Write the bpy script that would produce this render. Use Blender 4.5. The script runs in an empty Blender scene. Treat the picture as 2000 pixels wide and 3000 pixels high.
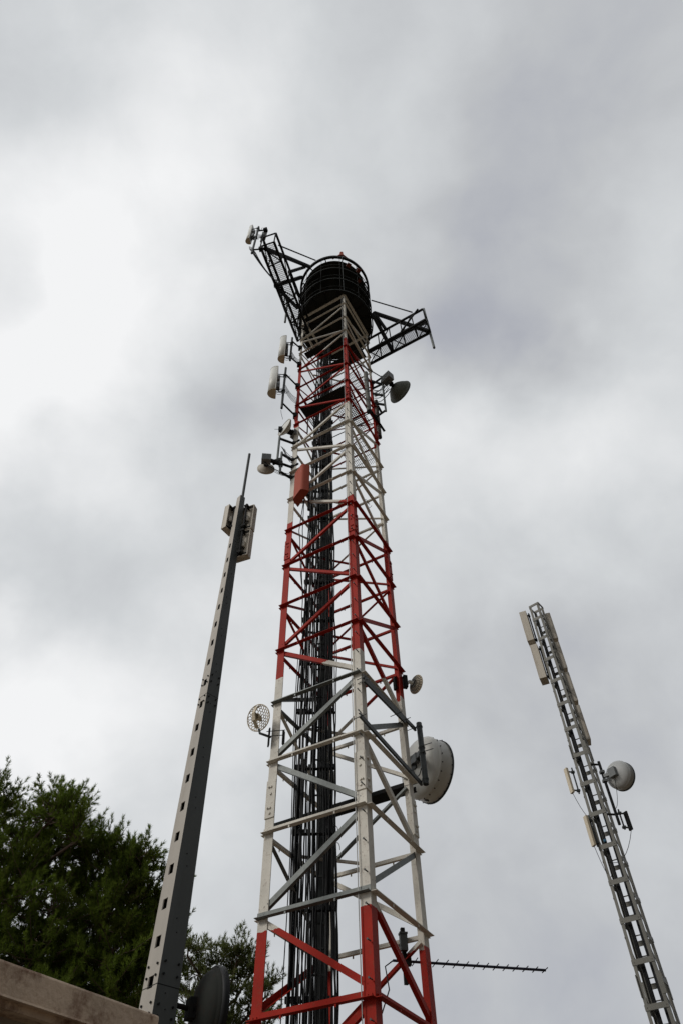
import bpy, math, random
import numpy as np
from mathutils import Vector, Matrix
random.seed(7); rng = np.random.default_rng(7)
C = bpy.context.scene.collection
# ------------------------------------------------------------------ camera
PITCH, ROLL, FPX, EYE = math.radians(51.417), math.radians(-1.2525), 2029.96, 1.6
cp, sp, cr, sr = math.cos(PITCH), math.sin(PITCH), math.cos(ROLL), math.sin(ROLL)
cd = bpy.data.cameras.new('camera'); cam = bpy.data.objects.new('camera', cd); C.objects.link(cam)
e_r, e_u, e_d = Vector((1, 0, 0)), Vector((0, -sp, cp)), Vector((0, cp, sp))
rt = e_r * cr + e_u * sr; up = -e_r * sr + e_u * cr; bk = -e_d
cam.matrix_world = Matrix(((rt.x, up.x, bk.x, 0), (rt.y, up.y, bk.y, 0), (rt.z, up.z, bk.z, EYE), (0, 0, 0, 1)))
cd.sensor_fit = 'VERTICAL'; cd.sensor_height = 36; cd.lens = FPX / 3000 * 36; cd.clip_end = 3000; cd.clip_start = .05
bpy.context.scene.camera = cam
def ray(x, y):
    r2 = (x - 1000) / FPX; u2 = (1500 - y) / FPX
    r = r2 * cr - u2 * sr; u = r2 * sr + u2 * cr
    return Vector((r, cp - u * sp, sp + u * cp))
def at(x, y, Y):                       # photo pixel -> world point at depth Y
    d = ray(x, y) * (1.0 / ray(x, y).y) * Y
    return Vector((d.x, d.y, d.z + EYE))
def atz(x, y, z):                      # photo pixel -> world point at height z
    d = ray(x, y); d = d * ((z - EYE) / d.z)
    return Vector((d.x, d.y, z))
def zrow(X, Y, row):                   # height at which the plumb line through (X, Y) meets a row
    lo, hi = -1.0, 60.0
    for _ in range(50):
        m = (lo + hi) / 2; d = Y * cp + m * sp; u = -Y * sp + m * cp
        yy = 1500 - FPX * (-X * sr + u * cr) / d
        if yy > row: lo = m
        else: hi = m
    return lo + EYE
# ------------------------------------------------------------------ sky, sun, exposure
SUN = Vector((-.70, -.42, .58)).normalized()
w = bpy.data.worlds.new('World'); bpy.context.scene.world = w; w.use_nodes = True
nt = w.node_tree; nt.nodes.clear()
def N(t, **k):
    n = nt.nodes.new(t)
    for a, b in k.items(): setattr(n, a, b)
    return n
def lk(a, b): nt.links.new(a, b)
out = N('ShaderNodeOutputWorld'); bg = N('ShaderNodeBackground'); bg.inputs[1].default_value = .1
lk(bg.outputs[0], out.inputs[0])
sky = N('ShaderNodeTexSky', sky_type='NISHITA', sun_disc=False)
sky.sun_elevation = math.asin(SUN.z); sky.sun_rotation = math.atan2(SUN.x, SUN.y)
tc = N('ShaderNodeTexCoord')
def math_n(op, a, b=None):
    n = N('ShaderNodeMath', operation=op)
    for i, v in enumerate((a, b)):
        if v is None: continue
        if isinstance(v, (int, float)): n.inputs[i].default_value = v
        else: lk(v, n.inputs[i])
    return n.outputs[0]
n1 = N('ShaderNodeTexNoise'); n1.inputs['Scale'].default_value = 3.2; n1.inputs['Detail'].default_value = 5; n1.inputs['Roughness'].default_value = .5
lk(tc.outputs['Generated'], n1.inputs['Vector'])
vs = N('ShaderNodeVectorMath', operation='SUBTRACT'); lk(n1.outputs['Color'], vs.inputs[0]); vs.inputs[1].default_value = (.5, .5, .5)
vm = N('ShaderNodeVectorMath', operation='SCALE'); lk(vs.outputs[0], vm.inputs[0]); vm.inputs['Scale'].default_value = .34
va = N('ShaderNodeVectorMath', operation='ADD'); lk(tc.outputs['Generated'], va.inputs[0]); lk(vm.outputs[0], va.inputs[1])
vn = N('ShaderNodeVectorMath', operation='NORMALIZE'); lk(va.outputs[0], vn.inputs[0])
# cloud thickness: soft bright and dull patches, each in its own direction (x, y in the 1568 px view, gain, size in degrees)
CL = [(-50, 840, .34, 7), (100, 720, .08, 4), (-10, 450, .17, 4), (-110, 880, .06, 12), (-40, 1620, .32, 7), (150, 1590, .14, 6), (1270, 980, .12, 9), (330, 300, .12, 5), (230, 620, .10, 4), (400, 460, .07, 5),
      (1130, 1100, .10, 6), (1230, 340, -.06, 4), (1200, 560, -.12, 4), (1080, 770, -.30, 4.2), (960, 830, -.08, 3), (560, 930, -.18, 3.2), (480, 820, -.02, 3), (230, 1330, -.17, 4), (20, 1330, -.10, 4), (0, 1130, .08, 4), (1450, 900, .05, 8), (310, 1200, .05, 3),
      (1270, 1620, -.13, 4), (1000, 1900, -.10, 6), (1500, 2200, -.12, 11), (1500, 1900, .04, 6), (1200, 1900, .08, 6), (220, 1000, .06, 5), (420, 600, .10, 8), (500, 1550, .08, 9), (1400, 100, -.10, 12), (1250, 150, .00, 6),
      (60, 150, -.03, 5), (150, 80, .02, 5), (20, 590, -.16, 3), (-60, 700, -.08, 3), (250, 430, -.05, 3.5), (480, 1850, .05, 9), (1150, 2300, -.08, 9), (560, 150, .10, 9), (820, 560, -.06, 5), (980, 480, .03, 4), (700, 1350, .02, 6), (200, 1800, -.08, 6), (1000, 450, .03, 6)]
acc = None
for x, y, g, s in CL:
    d = ray(x * 1.27551, y * 1.27551).normalized()
    dp = N('ShaderNodeVectorMath', operation='DOT_PRODUCT'); lk(vn.outputs[0], dp.inputs[0]); dp.inputs[1].default_value = d
    k = 1 / (math.radians(s) ** 2)
    e = math_n('EXPONENT', math_n('MULTIPLY', math_n('SUBTRACT', dp.outputs['Value'], 1.0), k))
    t = math_n('MULTIPLY', e, g)
    acc = t if acc is None else math_n('ADD', acc, t)
n2 = N('ShaderNodeTexNoise'); n2.inputs['Scale'].default_value = 4.5; n2.inputs['Detail'].default_value = 7; n2.inputs['Roughness'].default_value = .52; n2.inputs['Distortion'].default_value = .1
of_ = N('ShaderNodeVectorMath', operation='ADD'); lk(tc.outputs['Generated'], of_.inputs[0]); of_.inputs[1].default_value = (7.9, 4.2, 2.6)
lk(of_.outputs[0], n2.inputs['Vector'])
n4 = N('ShaderNodeTexNoise'); n4.inputs['Scale'].default_value = 8; n4.inputs['Detail'].default_value = 9; n4.inputs['Roughness'].default_value = .56; n4.inputs['Distortion'].default_value = .25
lk(of_.outputs[0], n4.inputs['Vector'])
fb = math_n('ADD', math_n('MULTIPLY', math_n('SUBTRACT', n2.outputs['Fac'], .5), .24), math_n('MULTIPLY', math_n('SUBTRACT', n4.outputs['Fac'], .5), .26))
val = math_n('ADD', math_n('ADD', acc, fb), .60)
ramp = N('ShaderNodeValToRGB'); lk(val, ramp.inputs[0])
els = ramp.color_ramp.elements
els[0].position = .22; els[0].color = (.35, .372, .435, 1)
els[1].position = .95; els[1].color = (.93, .935, .94, 1)
e = els.new(.36); e.color = (.43, .445, .49, 1)
e = els.new(.50); e.color = (.53, .545, .565, 1)
e = els.new(.66); e.color = (.655, .675, .69, 1)
# unseen sky behind and right of the viewer, dimmed to deepen the shaded sides
dk_ = N('ShaderNodeVectorMath', operation='DOT_PRODUCT'); lk(vn.outputs[0], dk_.inputs[0]); dk_.inputs[1].default_value = Vector((.78, -.62, -.05)).normalized()
mr_ = N('ShaderNodeMapRange', interpolation_type='SMOOTHSTEP'); lk(dk_.outputs['Value'], mr_.inputs[0])
for i_, v_ in enumerate((.22, .72, 10.0, 1.2)): mr_.inputs[i_ + 1].default_value = v_
cs = N('ShaderNodeVectorMath', operation='SCALE'); lk(ramp.outputs[0], cs.inputs[0]); lk(mr_.outputs[0], cs.inputs['Scale'])
mx = N('ShaderNodeMixRGB'); mx.inputs[0].default_value = .96; lk(sky.outputs[0], mx.inputs[1]); lk(cs.outputs[0], mx.inputs[2])
lk(mx.outputs[0], bg.inputs[0])
sl = bpy.data.lights.new('sun', 'SUN'); sl.energy = 1.35; sl.angle = math.radians(14); sl.color = (1, .95, .88)
so = bpy.data.objects.new('sun', sl); C.objects.link(so); so.rotation_euler = SUN.to_track_quat('Z', 'Y').to_euler(); so.location = (-20, -15, 30)
vs_ = bpy.context.scene.view_settings; vs_.view_transform = 'Standard'; vs_.look = 'None'; vs_.gamma = 1; vs_.use_curve_mapping = False; vs_.exposure = 0.0
# ------------------------------------------------------------------ materials
def mat(name, col, rough=.6, metal=0, var=.25, scale=6, stain=None, sfac=0, sscale=3, bump=0, bands=None, streak=False, spec=.5, smin=.52, leaf=False):
    m = bpy.data.materials.new(name); m.use_nodes = True; T = m.node_tree; b = T.nodes['Principled BSDF']
    def n(t, **k):
        q = T.nodes.new(t)
        for a, c in k.items(): setattr(q, a, c)
        return q
    geo = n('ShaderNodeNewGeometry'); pos = geo.outputs['Position']
    if streak:
        mp = n('ShaderNodeMapping'); mp.inputs['Scale'].default_value = (1, 1, .12); T.links.new(pos, mp.inputs[0]); pv = mp.outputs[0]
    else: pv = pos
    nz = n('ShaderNodeTexNoise'); nz.inputs['Scale'].default_value = scale; nz.inputs['Detail'].default_value = 6; nz.inputs['Roughness'].default_value = .6
    T.links.new(pv, nz.inputs['Vector'])
    hv = n('ShaderNodeMapRange'); T.links.new(nz.outputs['Fac'], hv.inputs[0]); hv.inputs[1].default_value = .25; hv.inputs[2].default_value = .75
    hv.inputs[3].default_value = 1 - var; hv.inputs[4].default_value = 1 + var * .35
    if bands:                                # paint bands change at measured heights along the tower
        sx = n('ShaderNodeSeparateXYZ'); T.links.new(pos, sx.inputs[0])
        n3 = n('ShaderNodeTexNoise'); n3.inputs['Scale'].default_value = 25; T.links.new(pos, n3.inputs['Vector'])
        j = n('ShaderNodeMath', operation='MULTIPLY_ADD'); T.links.new(n3.outputs['Fac'], j.inputs[0]); j.inputs[1].default_value = .06; T.links.new(sx.outputs['Z'], j.inputs[2])
        dv = n('ShaderNodeMath', operation='DIVIDE'); T.links.new(j.outputs[0], dv.inputs[0]); dv.inputs[1].default_value = 40
        r = n('ShaderNodeValToRGB'); r.color_ramp.interpolation = 'CONSTANT'; T.links.new(dv.outputs[0], r.inputs[0])
        E_ = r.color_ramp.elements
        E_[0].position = 0; E_[0].color = (*bands[0][1], 1); E_[1].position = bands[1][0] / 40; E_[1].color = (*bands[1][1], 1)
        for z, c_ in bands[2:]:
            q = E_.new(z / 40); q.color = (*c_, 1)
        base = r.outputs[0]
    else:
        rg = n('ShaderNodeRGB'); rg.outputs[0].default_value = (*col, 1); base = rg.outputs[0]
    mu = n('ShaderNodeVectorMath', operation='SCALE'); T.links.new(base, mu.inputs[0]); T.links.new(hv.outputs[0], mu.inputs['Scale'])
    last = mu.outputs[0]
    if stain:
        ns = n('ShaderNodeTexNoise'); ns.inputs['Scale'].default_value = sscale; ns.inputs['Detail'].default_value = 8; ns.inputs['Roughness'].default_value = .7
        T.links.new(pv, ns.inputs['Vector'])
        mr = n('ShaderNodeMapRange'); T.links.new(ns.outputs['Fac'], mr.inputs[0]); mr.inputs[1].default_value = smin; mr.inputs[2].default_value = smin + .16
        mr.inputs[3].default_value = 0; mr.inputs[4].default_value = sfac
        mi = n('ShaderNodeMixRGB'); T.links.new(mr.outputs[0], mi.inputs[0]); T.links.new(last, mi.inputs[1]); mi.inputs[2].default_value = (*stain, 1)
        last = mi.outputs[0]
    T.links.new(last, b.inputs['Base Color'])
    b.inputs['Roughness'].default_value = rough; b.inputs['Metallic'].default_value = metal; b.inputs['Specular IOR Level'].default_value = spec
    if bump:
        bp = n('ShaderNodeBump'); bp.inputs['Strength'].default_value = bump; bp.inputs['Distance'].default_value = .01
        nb = n('ShaderNodeTexNoise'); nb.inputs['Scale'].default_value = scale * 6; nb.inputs['Detail'].default_value = 6
        T.links.new(pos, nb.inputs['Vector']); T.links.new(nb.outputs['Fac'], bp.inputs['Height']); T.links.new(bp.outputs[0], b.inputs['Normal'])
    if leaf:
        tr = n('ShaderNodeBsdfTranslucent'); T.links.new(last, tr.inputs['Color']); ms = n('ShaderNodeMixShader'); ms.inputs[0].default_value = .45
        T.links.new(b.outputs[0], ms.inputs[1]); T.links.new(tr.outputs[0], ms.inputs[2]); T.links.new(ms.outputs[0], T.nodes['Material Output'].inputs['Surface'])
    return m
RED, WHT = (.36, .016, .006), (.70, .67, .60)
BANDS = [(0, RED), (4.77 + EYE + .03, WHT), (10.03 + EYE + .03, RED), (15.58 + EYE + .03, WHT), (20.97 + EYE + .03, RED), (26.05 + EYE + .03, WHT)]
M = dict(
    paint=mat('tower_paint', None, .6, 0, .22, 2.2, (.14, .065, .035), .60, 13, bands=BANDS, spec=.15, smin=.55),
    galv=mat('galvanised_steel', (.17, .185, .18), .55, .4, .35, 9, (.10, .10, .09), .6, 12),
    galvd=mat('dull_galvanised_steel', (.055, .062, .062), .6, .2, .3, 7, (.05, .05, .045), .5, 10),
    pole=mat('lit_pole_zinc', (.40, .37, .325), .55, .2, .18, 2.5, (.20, .15, .10), .4, 2.2, streak=True),  # pole metal with the light on its holed face put into the colour
    zinc_shaded=mat('shaded_pole_zinc', (.115, .125, .122), .5, .35, .25, 2.0, (.05, .055, .055), .6, 2.2, streak=True),  # same pole metal, darkened in colour for the faces in shade
    whitep=mat('white_fibreglass', (.66, .66, .62), .45, 0, .10, 3, (.40, .36, .28), .4, 4, streak=True),
    ivory=mat('ivory_plastic', (.58, .50, .37), .5, 0, .12, 3, (.35, .28, .18), .5, 6, streak=True),
    cab=mat('beige_panel', (.50, .455, .38), .55, 0, .15, 4, (.22, .16, .11), .7, 5, streak=True),
    dark=mat('dark_steel', (.011, .012, .012), .8, .0, .3, 8, (.03, .018, .012), .4, 6, spec=.2),
    platedge=mat('platform_edge', (.016, .018, .016), .85, 0, .3, 6, spec=.15),
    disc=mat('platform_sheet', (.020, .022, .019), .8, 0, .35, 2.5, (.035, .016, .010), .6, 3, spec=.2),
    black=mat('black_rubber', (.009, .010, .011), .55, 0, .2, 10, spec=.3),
    radio=mat('radio_grey', (.17, .18, .18), .5, .1, .2, 8),
    radiol=mat('light_grey_plastic', (.52, .53, .52), .5, 0, .12, 4),
    redbox=mat('faded_red_paint', (.36, .065, .032), .8, 0, .18, 3, (.22, .07, .05), .5, 4, streak=True),
    orange=mat('orange_paint', (.16, .030, .010), .6, 0, .2, 6),
    mast=mat('mast_paint', (.14, .138, .118), .55, .1, .2, 6, (.14, .12, .10), .5, 8),
    olive=mat('olive_grey_plastic', (.085, .092, .070), .6, 0, .2, 4),
    navy=mat('navy_aluminium', (.02, .022, .045), .5, .3, .2, 8),
    concrete=mat('roof_concrete', (.70, .54, .40), .9, 0, .28, 3.5, (.17, .075, .04), .95, 3.2, bump=.9, smin=.49),
    render=mat('rendered_wall', (.42, .37, .32), .9, 0, .2, 5, (.25, .2, .16), .4, 3, bump=.3),
    needle=mat('pine_needles', (.15, .215, .030), .7, 0, .6, 1.3, (.12, .10, .03), .5, 2.2, spec=.15, leaf=True),
    needle2=mat('dusty_pine_needles', (.15, .18, .060), .75, 0, .5, 1.6, (.12, .10, .04), .4, 2.2, spec=.15, leaf=True),
    bark=mat('pine_bark', (.12, .085, .06), .9, 0, .4, 12, bump=.5),
    soil=mat('dry_soil', (.13, .100, .068), .95, 0, .35, .8, (.07, .07, .03), .6, .5, bump=.5),
    wire=mat('steel_wire', (.35, .35, .34), .4, .6, .1, 20),
    blue=mat('blue_tape', (.02, .12, .22), .6, 0, .1, 9))
# ------------------------------------------------------------------ mesh helper
V3 = lambda *a: Vector(a)
class MB:
    def __init__(s): s.v = []; s.f = []; s.sm = []
    def add(s, vs, fs, smooth=False):
        o = len(s.v); s.v += [tuple(v) for v in vs]; s.f += [tuple(i + o for i in f) for f in fs]; s.sm += [smooth] * len(fs); return s
    def prism(s, poly, a, b, U, W):           # profile poly (in U, W) swept a -> b
        n = len(poly)
        vs = [a + U * p[0] + W * p[1] for p in poly] + [b + U * p[0] + W * p[1] for p in poly]
        fs = [(i, (i + 1) % n, n + (i + 1) % n, n + i) for i in range(n)] + [tuple(range(n))[::-1], tuple(range(n, 2 * n))]
        return s.add(vs, fs)
    def box(s, c, sx, sy, sz, X=V3(1, 0, 0), Y=None, Z=V3(0, 0, 1)):
        X = X.normalized(); Y = (Z.cross(X)).normalized() if Y is None else Y
        return s.prism([(-sx / 2, -sy / 2), (sx / 2, -sy / 2), (sx / 2, sy / 2), (-sx / 2, sy / 2)], c - Z * sz / 2, c + Z * sz / 2, X, Y)
    def bar(s, a, b, w, h, n=None):           # rectangular bar, h along n
        a, b = Vector(a), Vector(b); d = (b - a).normalized()
        n = Vector(n) if n is not None else (V3(0, 0, 1) if abs(d.z) < .9 else V3(1, 0, 0))
        W = (n - d * n.dot(d)).normalized(); U = d.cross(W)
        return s.prism([(-w / 2, -h / 2), (w / 2, -h / 2), (w / 2, h / 2), (-w / 2, h / 2)], a, b, U, W)
    def ell(s, a, b, d1, d2, w1, w2, t):       # L angle, vertex line a-b
        return s.prism([(0, 0), (w1, 0), (w1, t), (t, t), (t, w2), (0, w2)], Vector(a), Vector(b), Vector(d1), Vector(d2))
    def tube(s, pts, r, n=8, cap=True):
        pts = [Vector(p) for p in pts]; R = r if isinstance(r, (list, tuple)) else [r] * len(pts)
        vs = []; d0 = (pts[1] - pts[0]).normalized(); u = d0.orthogonal().normalized()
        for i, p in enumerate(pts):
            d = (pts[min(i + 1, len(pts) - 1)] - pts[max(i - 1, 0)]).normalized()
            u = (u - d * u.dot(d)).normalized(); v = d.cross(u)
            for k in range(n):
                a = 2 * math.pi * k / n; vs.append(p + (u * math.cos(a) + v * math.sin(a)) * R[i])
        m = len(pts); fs = [(i * n + k, i * n + (k + 1) % n, (i + 1) * n + (k + 1) % n, (i + 1) * n + k) for i in range(m - 1) for k in range(n)]
        s.add(vs, fs, n > 5)
        if cap: s.add(vs[:n], [tuple(range(n))[::-1]]); s.add(vs[-n:], [tuple(range(n))])
        return s
    def pipe(s, a, b, r, t=.008, n=14):       # open ended pipe
        a, b = Vector(a), Vector(b); return s.lathe([(r, 0), (r, (b - a).length), (r - t, (b - a).length), (r - t, 0), (r, 0)], a, b - a, n)
    def lathe(s, prof, o, ax, n=32, smooth=True):
        ax = Vector(ax).normalized(); u = ax.orthogonal().normalized()
        if abs(ax.z) < .95: u = ax.cross(V3(0, 0, 1)).normalized()
        v = ax.cross(u); vs = []
        for r, h in prof:
            for k in range(n):
                a = 2 * math.pi * k / n; vs.append(Vector(o) + ax * h + (u * math.cos(a) + v * math.sin(a)) * r)
        fs = [(i * n + k, i * n + (k + 1) % n, (i + 1) * n + (k + 1) % n, (i + 1) * n + k) for i in range(len(prof) - 1) for k in range(n)]
        return s.add(vs, fs, smooth)
    def bolt(s, p, n, r=.02, h=.03):
        return s.tube([p, Vector(p) + Vector(n).normalized() * h], r, 6)
    def build(s, name, m, parent=None, bevel=0):
        me = bpy.data.meshes.new(name); org = ORG.get(parent, V3(0, 0, 0)) if parent else V3(0, 0, 0)
        if parent is None and s.v: org = Vector(s.v[0])
        me.from_pydata([tuple(Vector(v) - org) for v in s.v], [], s.f); me.materials.append(m)
        me.polygons.foreach_set('use_smooth', s.sm); me.update()
        o = bpy.data.objects.new(name, me); C.objects.link(o)
        if parent: o.parent = parent
        else: o.location = org
        ORG[o] = org
        if bevel:
            b = o.modifiers.new('bevel', 'BEVEL'); b.width = bevel; b.segments = 2; b.limit_method = 'ANGLE'
        return o
ORG = {}
def thing(name, loc, label, cat, group=None):
    o = bpy.data.objects.new(name, None); C.objects.link(o); o.location = loc; o.empty_display_size = .2; ORG[o] = Vector(loc)
    tag(o, label, cat, group); return o
def tag(o, label, cat, group=None):
    o['label'] = label; o['category'] = cat
    if group: o['group'] = group
    return o
def hor(v): v = Vector(v); v.z = 0; return v.normalized()
UP = V3(0, 0, 1)
# ------------------------------------------------------------------ ground
g = MB(); n_ = 60; half = 900
xs = np.sign(np.linspace(-1, 1, n_)) * np.abs(np.linspace(-1, 1, n_)) ** 2.2 * half
vv = [(x, y, (0 if math.hypot(x, y) < 40 else rng.normal() * min(2.5, (math.hypot(x, y) - 40) * .02)) - .002) for y in xs for x in xs]
g.add(vv, [(j * n_ + i, j * n_ + i + 1, (j + 1) * n_ + i + 1, (j + 1) * n_ + i) for j in range(n_ - 1) for i in range(n_ - 1)], True)
o = g.build('ground', M['soil']); o['kind'] = 'structure'
# ------------------------------------------------------------------ lattice tower
TX, TY, ROT, TR = -.0982, 13.3831, math.radians(16.2924), 2.2 / math.sqrt(2)
cor = [V3(TX + TR * math.sin(ROT + k * math.pi / 2), TY - TR * math.cos(ROT + k * math.pi / 2), 0) for k in range(4)]   # near, right, back, left
HZ = {4: 3.49, 3: 4.97, 2: 6.46, 1: 7.94, 0: 9.4, -1: 10.89, -2: 12.35, -3: 13.84, -4: 15.33, -5: 16.81, -6: 18.23, -7: 19.68, -8: 21.17, -9: 22.53, -10: 23.85, -11: 25.39, -12: 26.85, -13: 28.18, -14: 29.64, 5: 2.02, 6: .55, 7: -.92}
HZ = {k: v + EYE for k, v in HZ.items()}
TOPZ = 30.75 + EYE
tower = thing('lattice_tower', (TX, TY, 0), 'tall square red and white painted steel lattice tower in the middle, carrying the round platform', 'tower')
def legw(z):
    z -= EYE
    return .20 if z < 10.5 else .185 if z < 21.4 else .125 if z < 26 else .10
splz = [7.16 + EYE, 14.53 + EYE, 21.8 + EYE]
for k in range(4):
    v = cor[k]; da = (cor[(k + 1) % 4] - v).normalized(); db = (cor[(k - 1) % 4] - v).normalized()
    m = MB(); zs = [0, 10.5 + EYE, 21.4 + EYE, 26 + EYE, TOPZ]
    for a, b in zip(zs, zs[1:]):
        ww = legw((a + b) / 2); m.ell(v + UP * a, v + UP * b, da, db, ww, ww, .018)
    leg = m.build('leg', M['paint'], tower)
    for z in splz:
        ww = legw(z) ; h = .78 if z < 20 else .55
        for d, dn in ((da, db), (db, da)):
            q = MB(); c0 = v + d * (ww * .5) - dn * .011 + UP * z
            q.bar(c0 - UP * h / 2, c0 + UP * h / 2, ww + .012, .02, dn)
            for i, zz in enumerate((-.30, -.19, .10, .25)):
                q.bolt(c0 - dn * .01 + UP * (zz * h / .78) + d * .0, -dn, .026, .022)
                if i % 2: q.bolt(c0 - dn * .01 + UP * (zz * h / .78) - d * .05, -dn, .02, .03)
            q.build('splice_plate', M['paint'], leg)
    if k == 0:                                # step pegs on the near leg
        for z in np.arange(2.2, TOPZ - .5, .52):
            q = MB(); pz = v + db * .03 - da * .018 + UP * z
            q.tube([pz, pz - da * .10], .011, 6); q.bolt(pz - da * .10, -da, .018, .012); q.build('step_peg', M['galvd'], leg)
galvset = {(3, 0), (3, 3), (1, 0), (2, 1)}
lv = sorted(HZ, reverse=True)
for k in range(4):                             # face from corner k to corner k+1
    A, B = cor[k], cor[(k + 1) % 4]; d = (B - A).normalized(); n = V3(d.y, -d.x, 0)
    for l in lv:
        if (k, l) == (1, 1): continue
        z = HZ[l]; wd = (.11 if z < 12 else .10 if z < 22 else .075) * (1 if k in (0, 3) else .62)
        mt = M['galv'] if (k == 3 and l in (0, 3)) or (k == 2 and l in (0,)) or (k == 1 and l in (1,)) else M['paint']
        m = MB(); a = A - d * .012 + n * .003 + UP * z; b = B + d * .012 + n * .003 + UP * z
        m.ell(a, b, n, UP, wd, wd, .009)
        for q, sgn in ((A, 1), (B, -1)):
            for e2 in (.05, .12): m.bolt(q + d * sgn * e2 + n * .012 + UP * (z + .05), n, .016, .022)
        for e2 in (.28, .72):                  # small hanging lug
            p = A + (B - A) * e2 + n * (wd - .01) + UP * z; m.bar(p, p - UP * .05, .03, .008, n)
        m.build('horizontal_beam', mt, tower)
# zig-zag braces: on every face the low end is on one leg and the high end on the other, turn and turn about
for k in range(4):
    P_, Q_ = cor[(k + 0) % 4], cor[(k + 1) % 4]
    for i, l in enumerate(lv[:-1]):
        l2 = l - 1                              # next level up
        # faces: 3 = left-near, 0 = near-right, 1 = right-back, 2 = back-left ; odd levels meet the first leg of each face
        first_low = (l % 2 != 0)
        a_, b_ = (P_, Q_) if first_low else (Q_, P_)
        d = (b_ - a_).normalized(); f_ = (Q_ - P_).normalized(); n = V3(f_.y, -f_.x, 0)
        z0, z1 = HZ[l] + .13, HZ[l2] - .10
        wd = .10 if z0 < 12 else .08 if z0 < 22 else .06
        # pinwheel: odd level meets the leg the photo shows
        ww = legw(z0)
        a = a_ + d * (ww * .55) - n * .020 + UP * z0; b = b_ - d * (ww * .55) - n * .020 + UP * z1
        dr = (b - a).normalized(); sd = n.cross(dr)
        if sd.z < 0: sd = -sd
        mt = M['galv'] if (k == 3 and l in (1, 2, 3)) or (k == 0 and l in (3, 1)) or (k == 2 and l in (2, 3, 0)) or (k == 1 and l == 2) else M['paint']
        m = MB(); m.ell(a, b, -n, sd, wd * .8, wd, .009)
        for q in (.02, .05):
            m.bolt(a + (b - a) * q + sd * wd * .5 + n * .0, n, .014, .02)
        m.build('diagonal_brace', mt, tower)
# plan bracing at some levels, short secondary struts on the back faces
for l in (2, 0, -2, -4, -6, -8, -10, -12):
    m = MB(); z = HZ[l] + .05
    a = (cor[1] + cor[2]) / 2 + UP * z; b = (cor[2] + cor[3]) / 2 + UP * z
    m.bar(a, b, .05, .05); m.build('plan_brace', M['paint'], tower)
# dark channel carried across the right-back face
pa, pb = cor[1] * .97 + cor[2] * .03, cor[2]
m = MB(); z = HZ[1]
dd = (pb - pa).normalized(); nn = V3(dd.y, -dd.x, 0)
m.bar(pa + UP * z + nn * .16, pb + UP * z + nn * .17, .36, .012, UP); m.bar(pa + UP * (z + .05) + nn * .3, pb + UP * (z + .05) + nn * .3, .01, .11, UP)
m.bar(pa + UP * (z + .05) + nn * .02, pb + UP * (z + .05) + nn * .02, .01, .11, UP)
m.build('channel_beam', M['dark'], tower)
# inner rest platforms: steel plate strip and gratings
def grating(m, c0, U, W, lu, lw, step, t=.008, h=.03, wide=None):
    nu = int(lu / step); nw = int(lw / (wide or step))
    for i in range(nu + 1):
        p = c0 + U * (i * step); m.bar(p, p + W * lw, t, h, UP)
    for j in range(nw + 1):
        p = c0 + W * (j * (wide or step)) + UP * .001; m.bar(p, p + U * lu, t, h * .7, UP)
Lc, Nc, Rc, Bc = cor[3], cor[0], cor[1], cor[2]
dLM = (Nc - Lc).normalized(); dIn = (Rc - Nc).normalized()
zp = HZ[-9] - .12
m = MB(); m.bar(Lc + dLM * .12 + dIn * .33 + UP * zp, Nc - dLM * .15 + dIn * .33 + UP * zp, .56, .015, UP); m.build('floor_plate', M['disc'], tower)
m = MB(); grating(m, Lc + dLM * 1.15 + dIn * .64 + UP * zp, dLM, dIn, .92, .85, .07)
grating(m, Lc + dLM * .12 + dIn * .64 + UP * (zp + .1), dLM, dIn, .32, 1.4, .07)
m.build('grating', M['dark'], tower)
m = MB(); grating(m, Nc - dLM * .62 + dIn * .15 + UP * (zp + .02), dIn, dLM, 1.95, .52, .07); m.build('grating', M['dark'], tower)
for zz in (.55, 1.05):
    m = MB(); q_ = [Lc + dIn * .25 - dLM * .18, Lc + dIn * 2.05 - dLM * .18, Rc - dIn * .1 - dLM * .05]
    m.tube([p + UP * (zp + zz) for p in q_], .022, 6); m.build('hand_rail', M['galvd'], tower)
for p in (Lc + dIn * .25 - dLM * .18, Lc + dIn * 1.1 - dLM * .18, Lc + dIn * 2.05 - dLM * .18):
    m = MB(); m.bar(p + UP * zp, p + UP * (zp + 1.05), .04, .04, dLM); m.build('rail_post', M['galvd'], tower)
m = MB(); zq = HZ[-7] + .35; grating(m, Lc + dLM * 1.25 + dIn * .9 + UP * zq, dLM, dIn, .9, 1.2, .06, wide=.2); m.build('grating', M['dark'], tower)
m = MB(); zq = HZ[-11] + .2; grating(m, Lc + dLM * .1 + dIn * 1.3 + UP * zq, dLM, dIn, 1.95, .8, .06, wide=.15); m.build('grating', M['dark'], tower)
m = MB(); m.bar(Lc + dLM * .1 + dIn * 1.8 + UP * (HZ[-13]), Nc - dLM * .1 + dIn * 1.8 + UP * (HZ[-13]), .5, .02, UP)
m.build('floor_plate', M['disc'], tower); m = MB(); m.bar(Lc + dLM * .1 + dIn * .3 + UP * (HZ[-12]+.3), Nc - dLM * 1.2 + dIn * .3 + UP * (HZ[-12]+.3), .3, .02, UP); m.build('floor_plate', M['disc'], tower)
# top cap plate under the round platform
m = MB(); ctr = V3(TX, TY, 0)
m.add([cor[i] + UP * (TOPZ - .02) for i in range(4)] + [cor[i] + UP * TOPZ for i in range(4)], [(0, 1, 2, 3), (4, 5, 6, 7), (0, 1, 5, 4), (1, 2, 6, 5), (2, 3, 7, 6), (3, 0, 4, 7)])
m2 = MB()
for i in range(4):
    a = cor[i]; b = cor[(i + 1) % 4]; m2.bar(a + UP * (TOPZ - .1), b + UP * (TOPZ - .1), .1, .12, UP)
m2.build('top_frame', M['paint'], tower)
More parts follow.
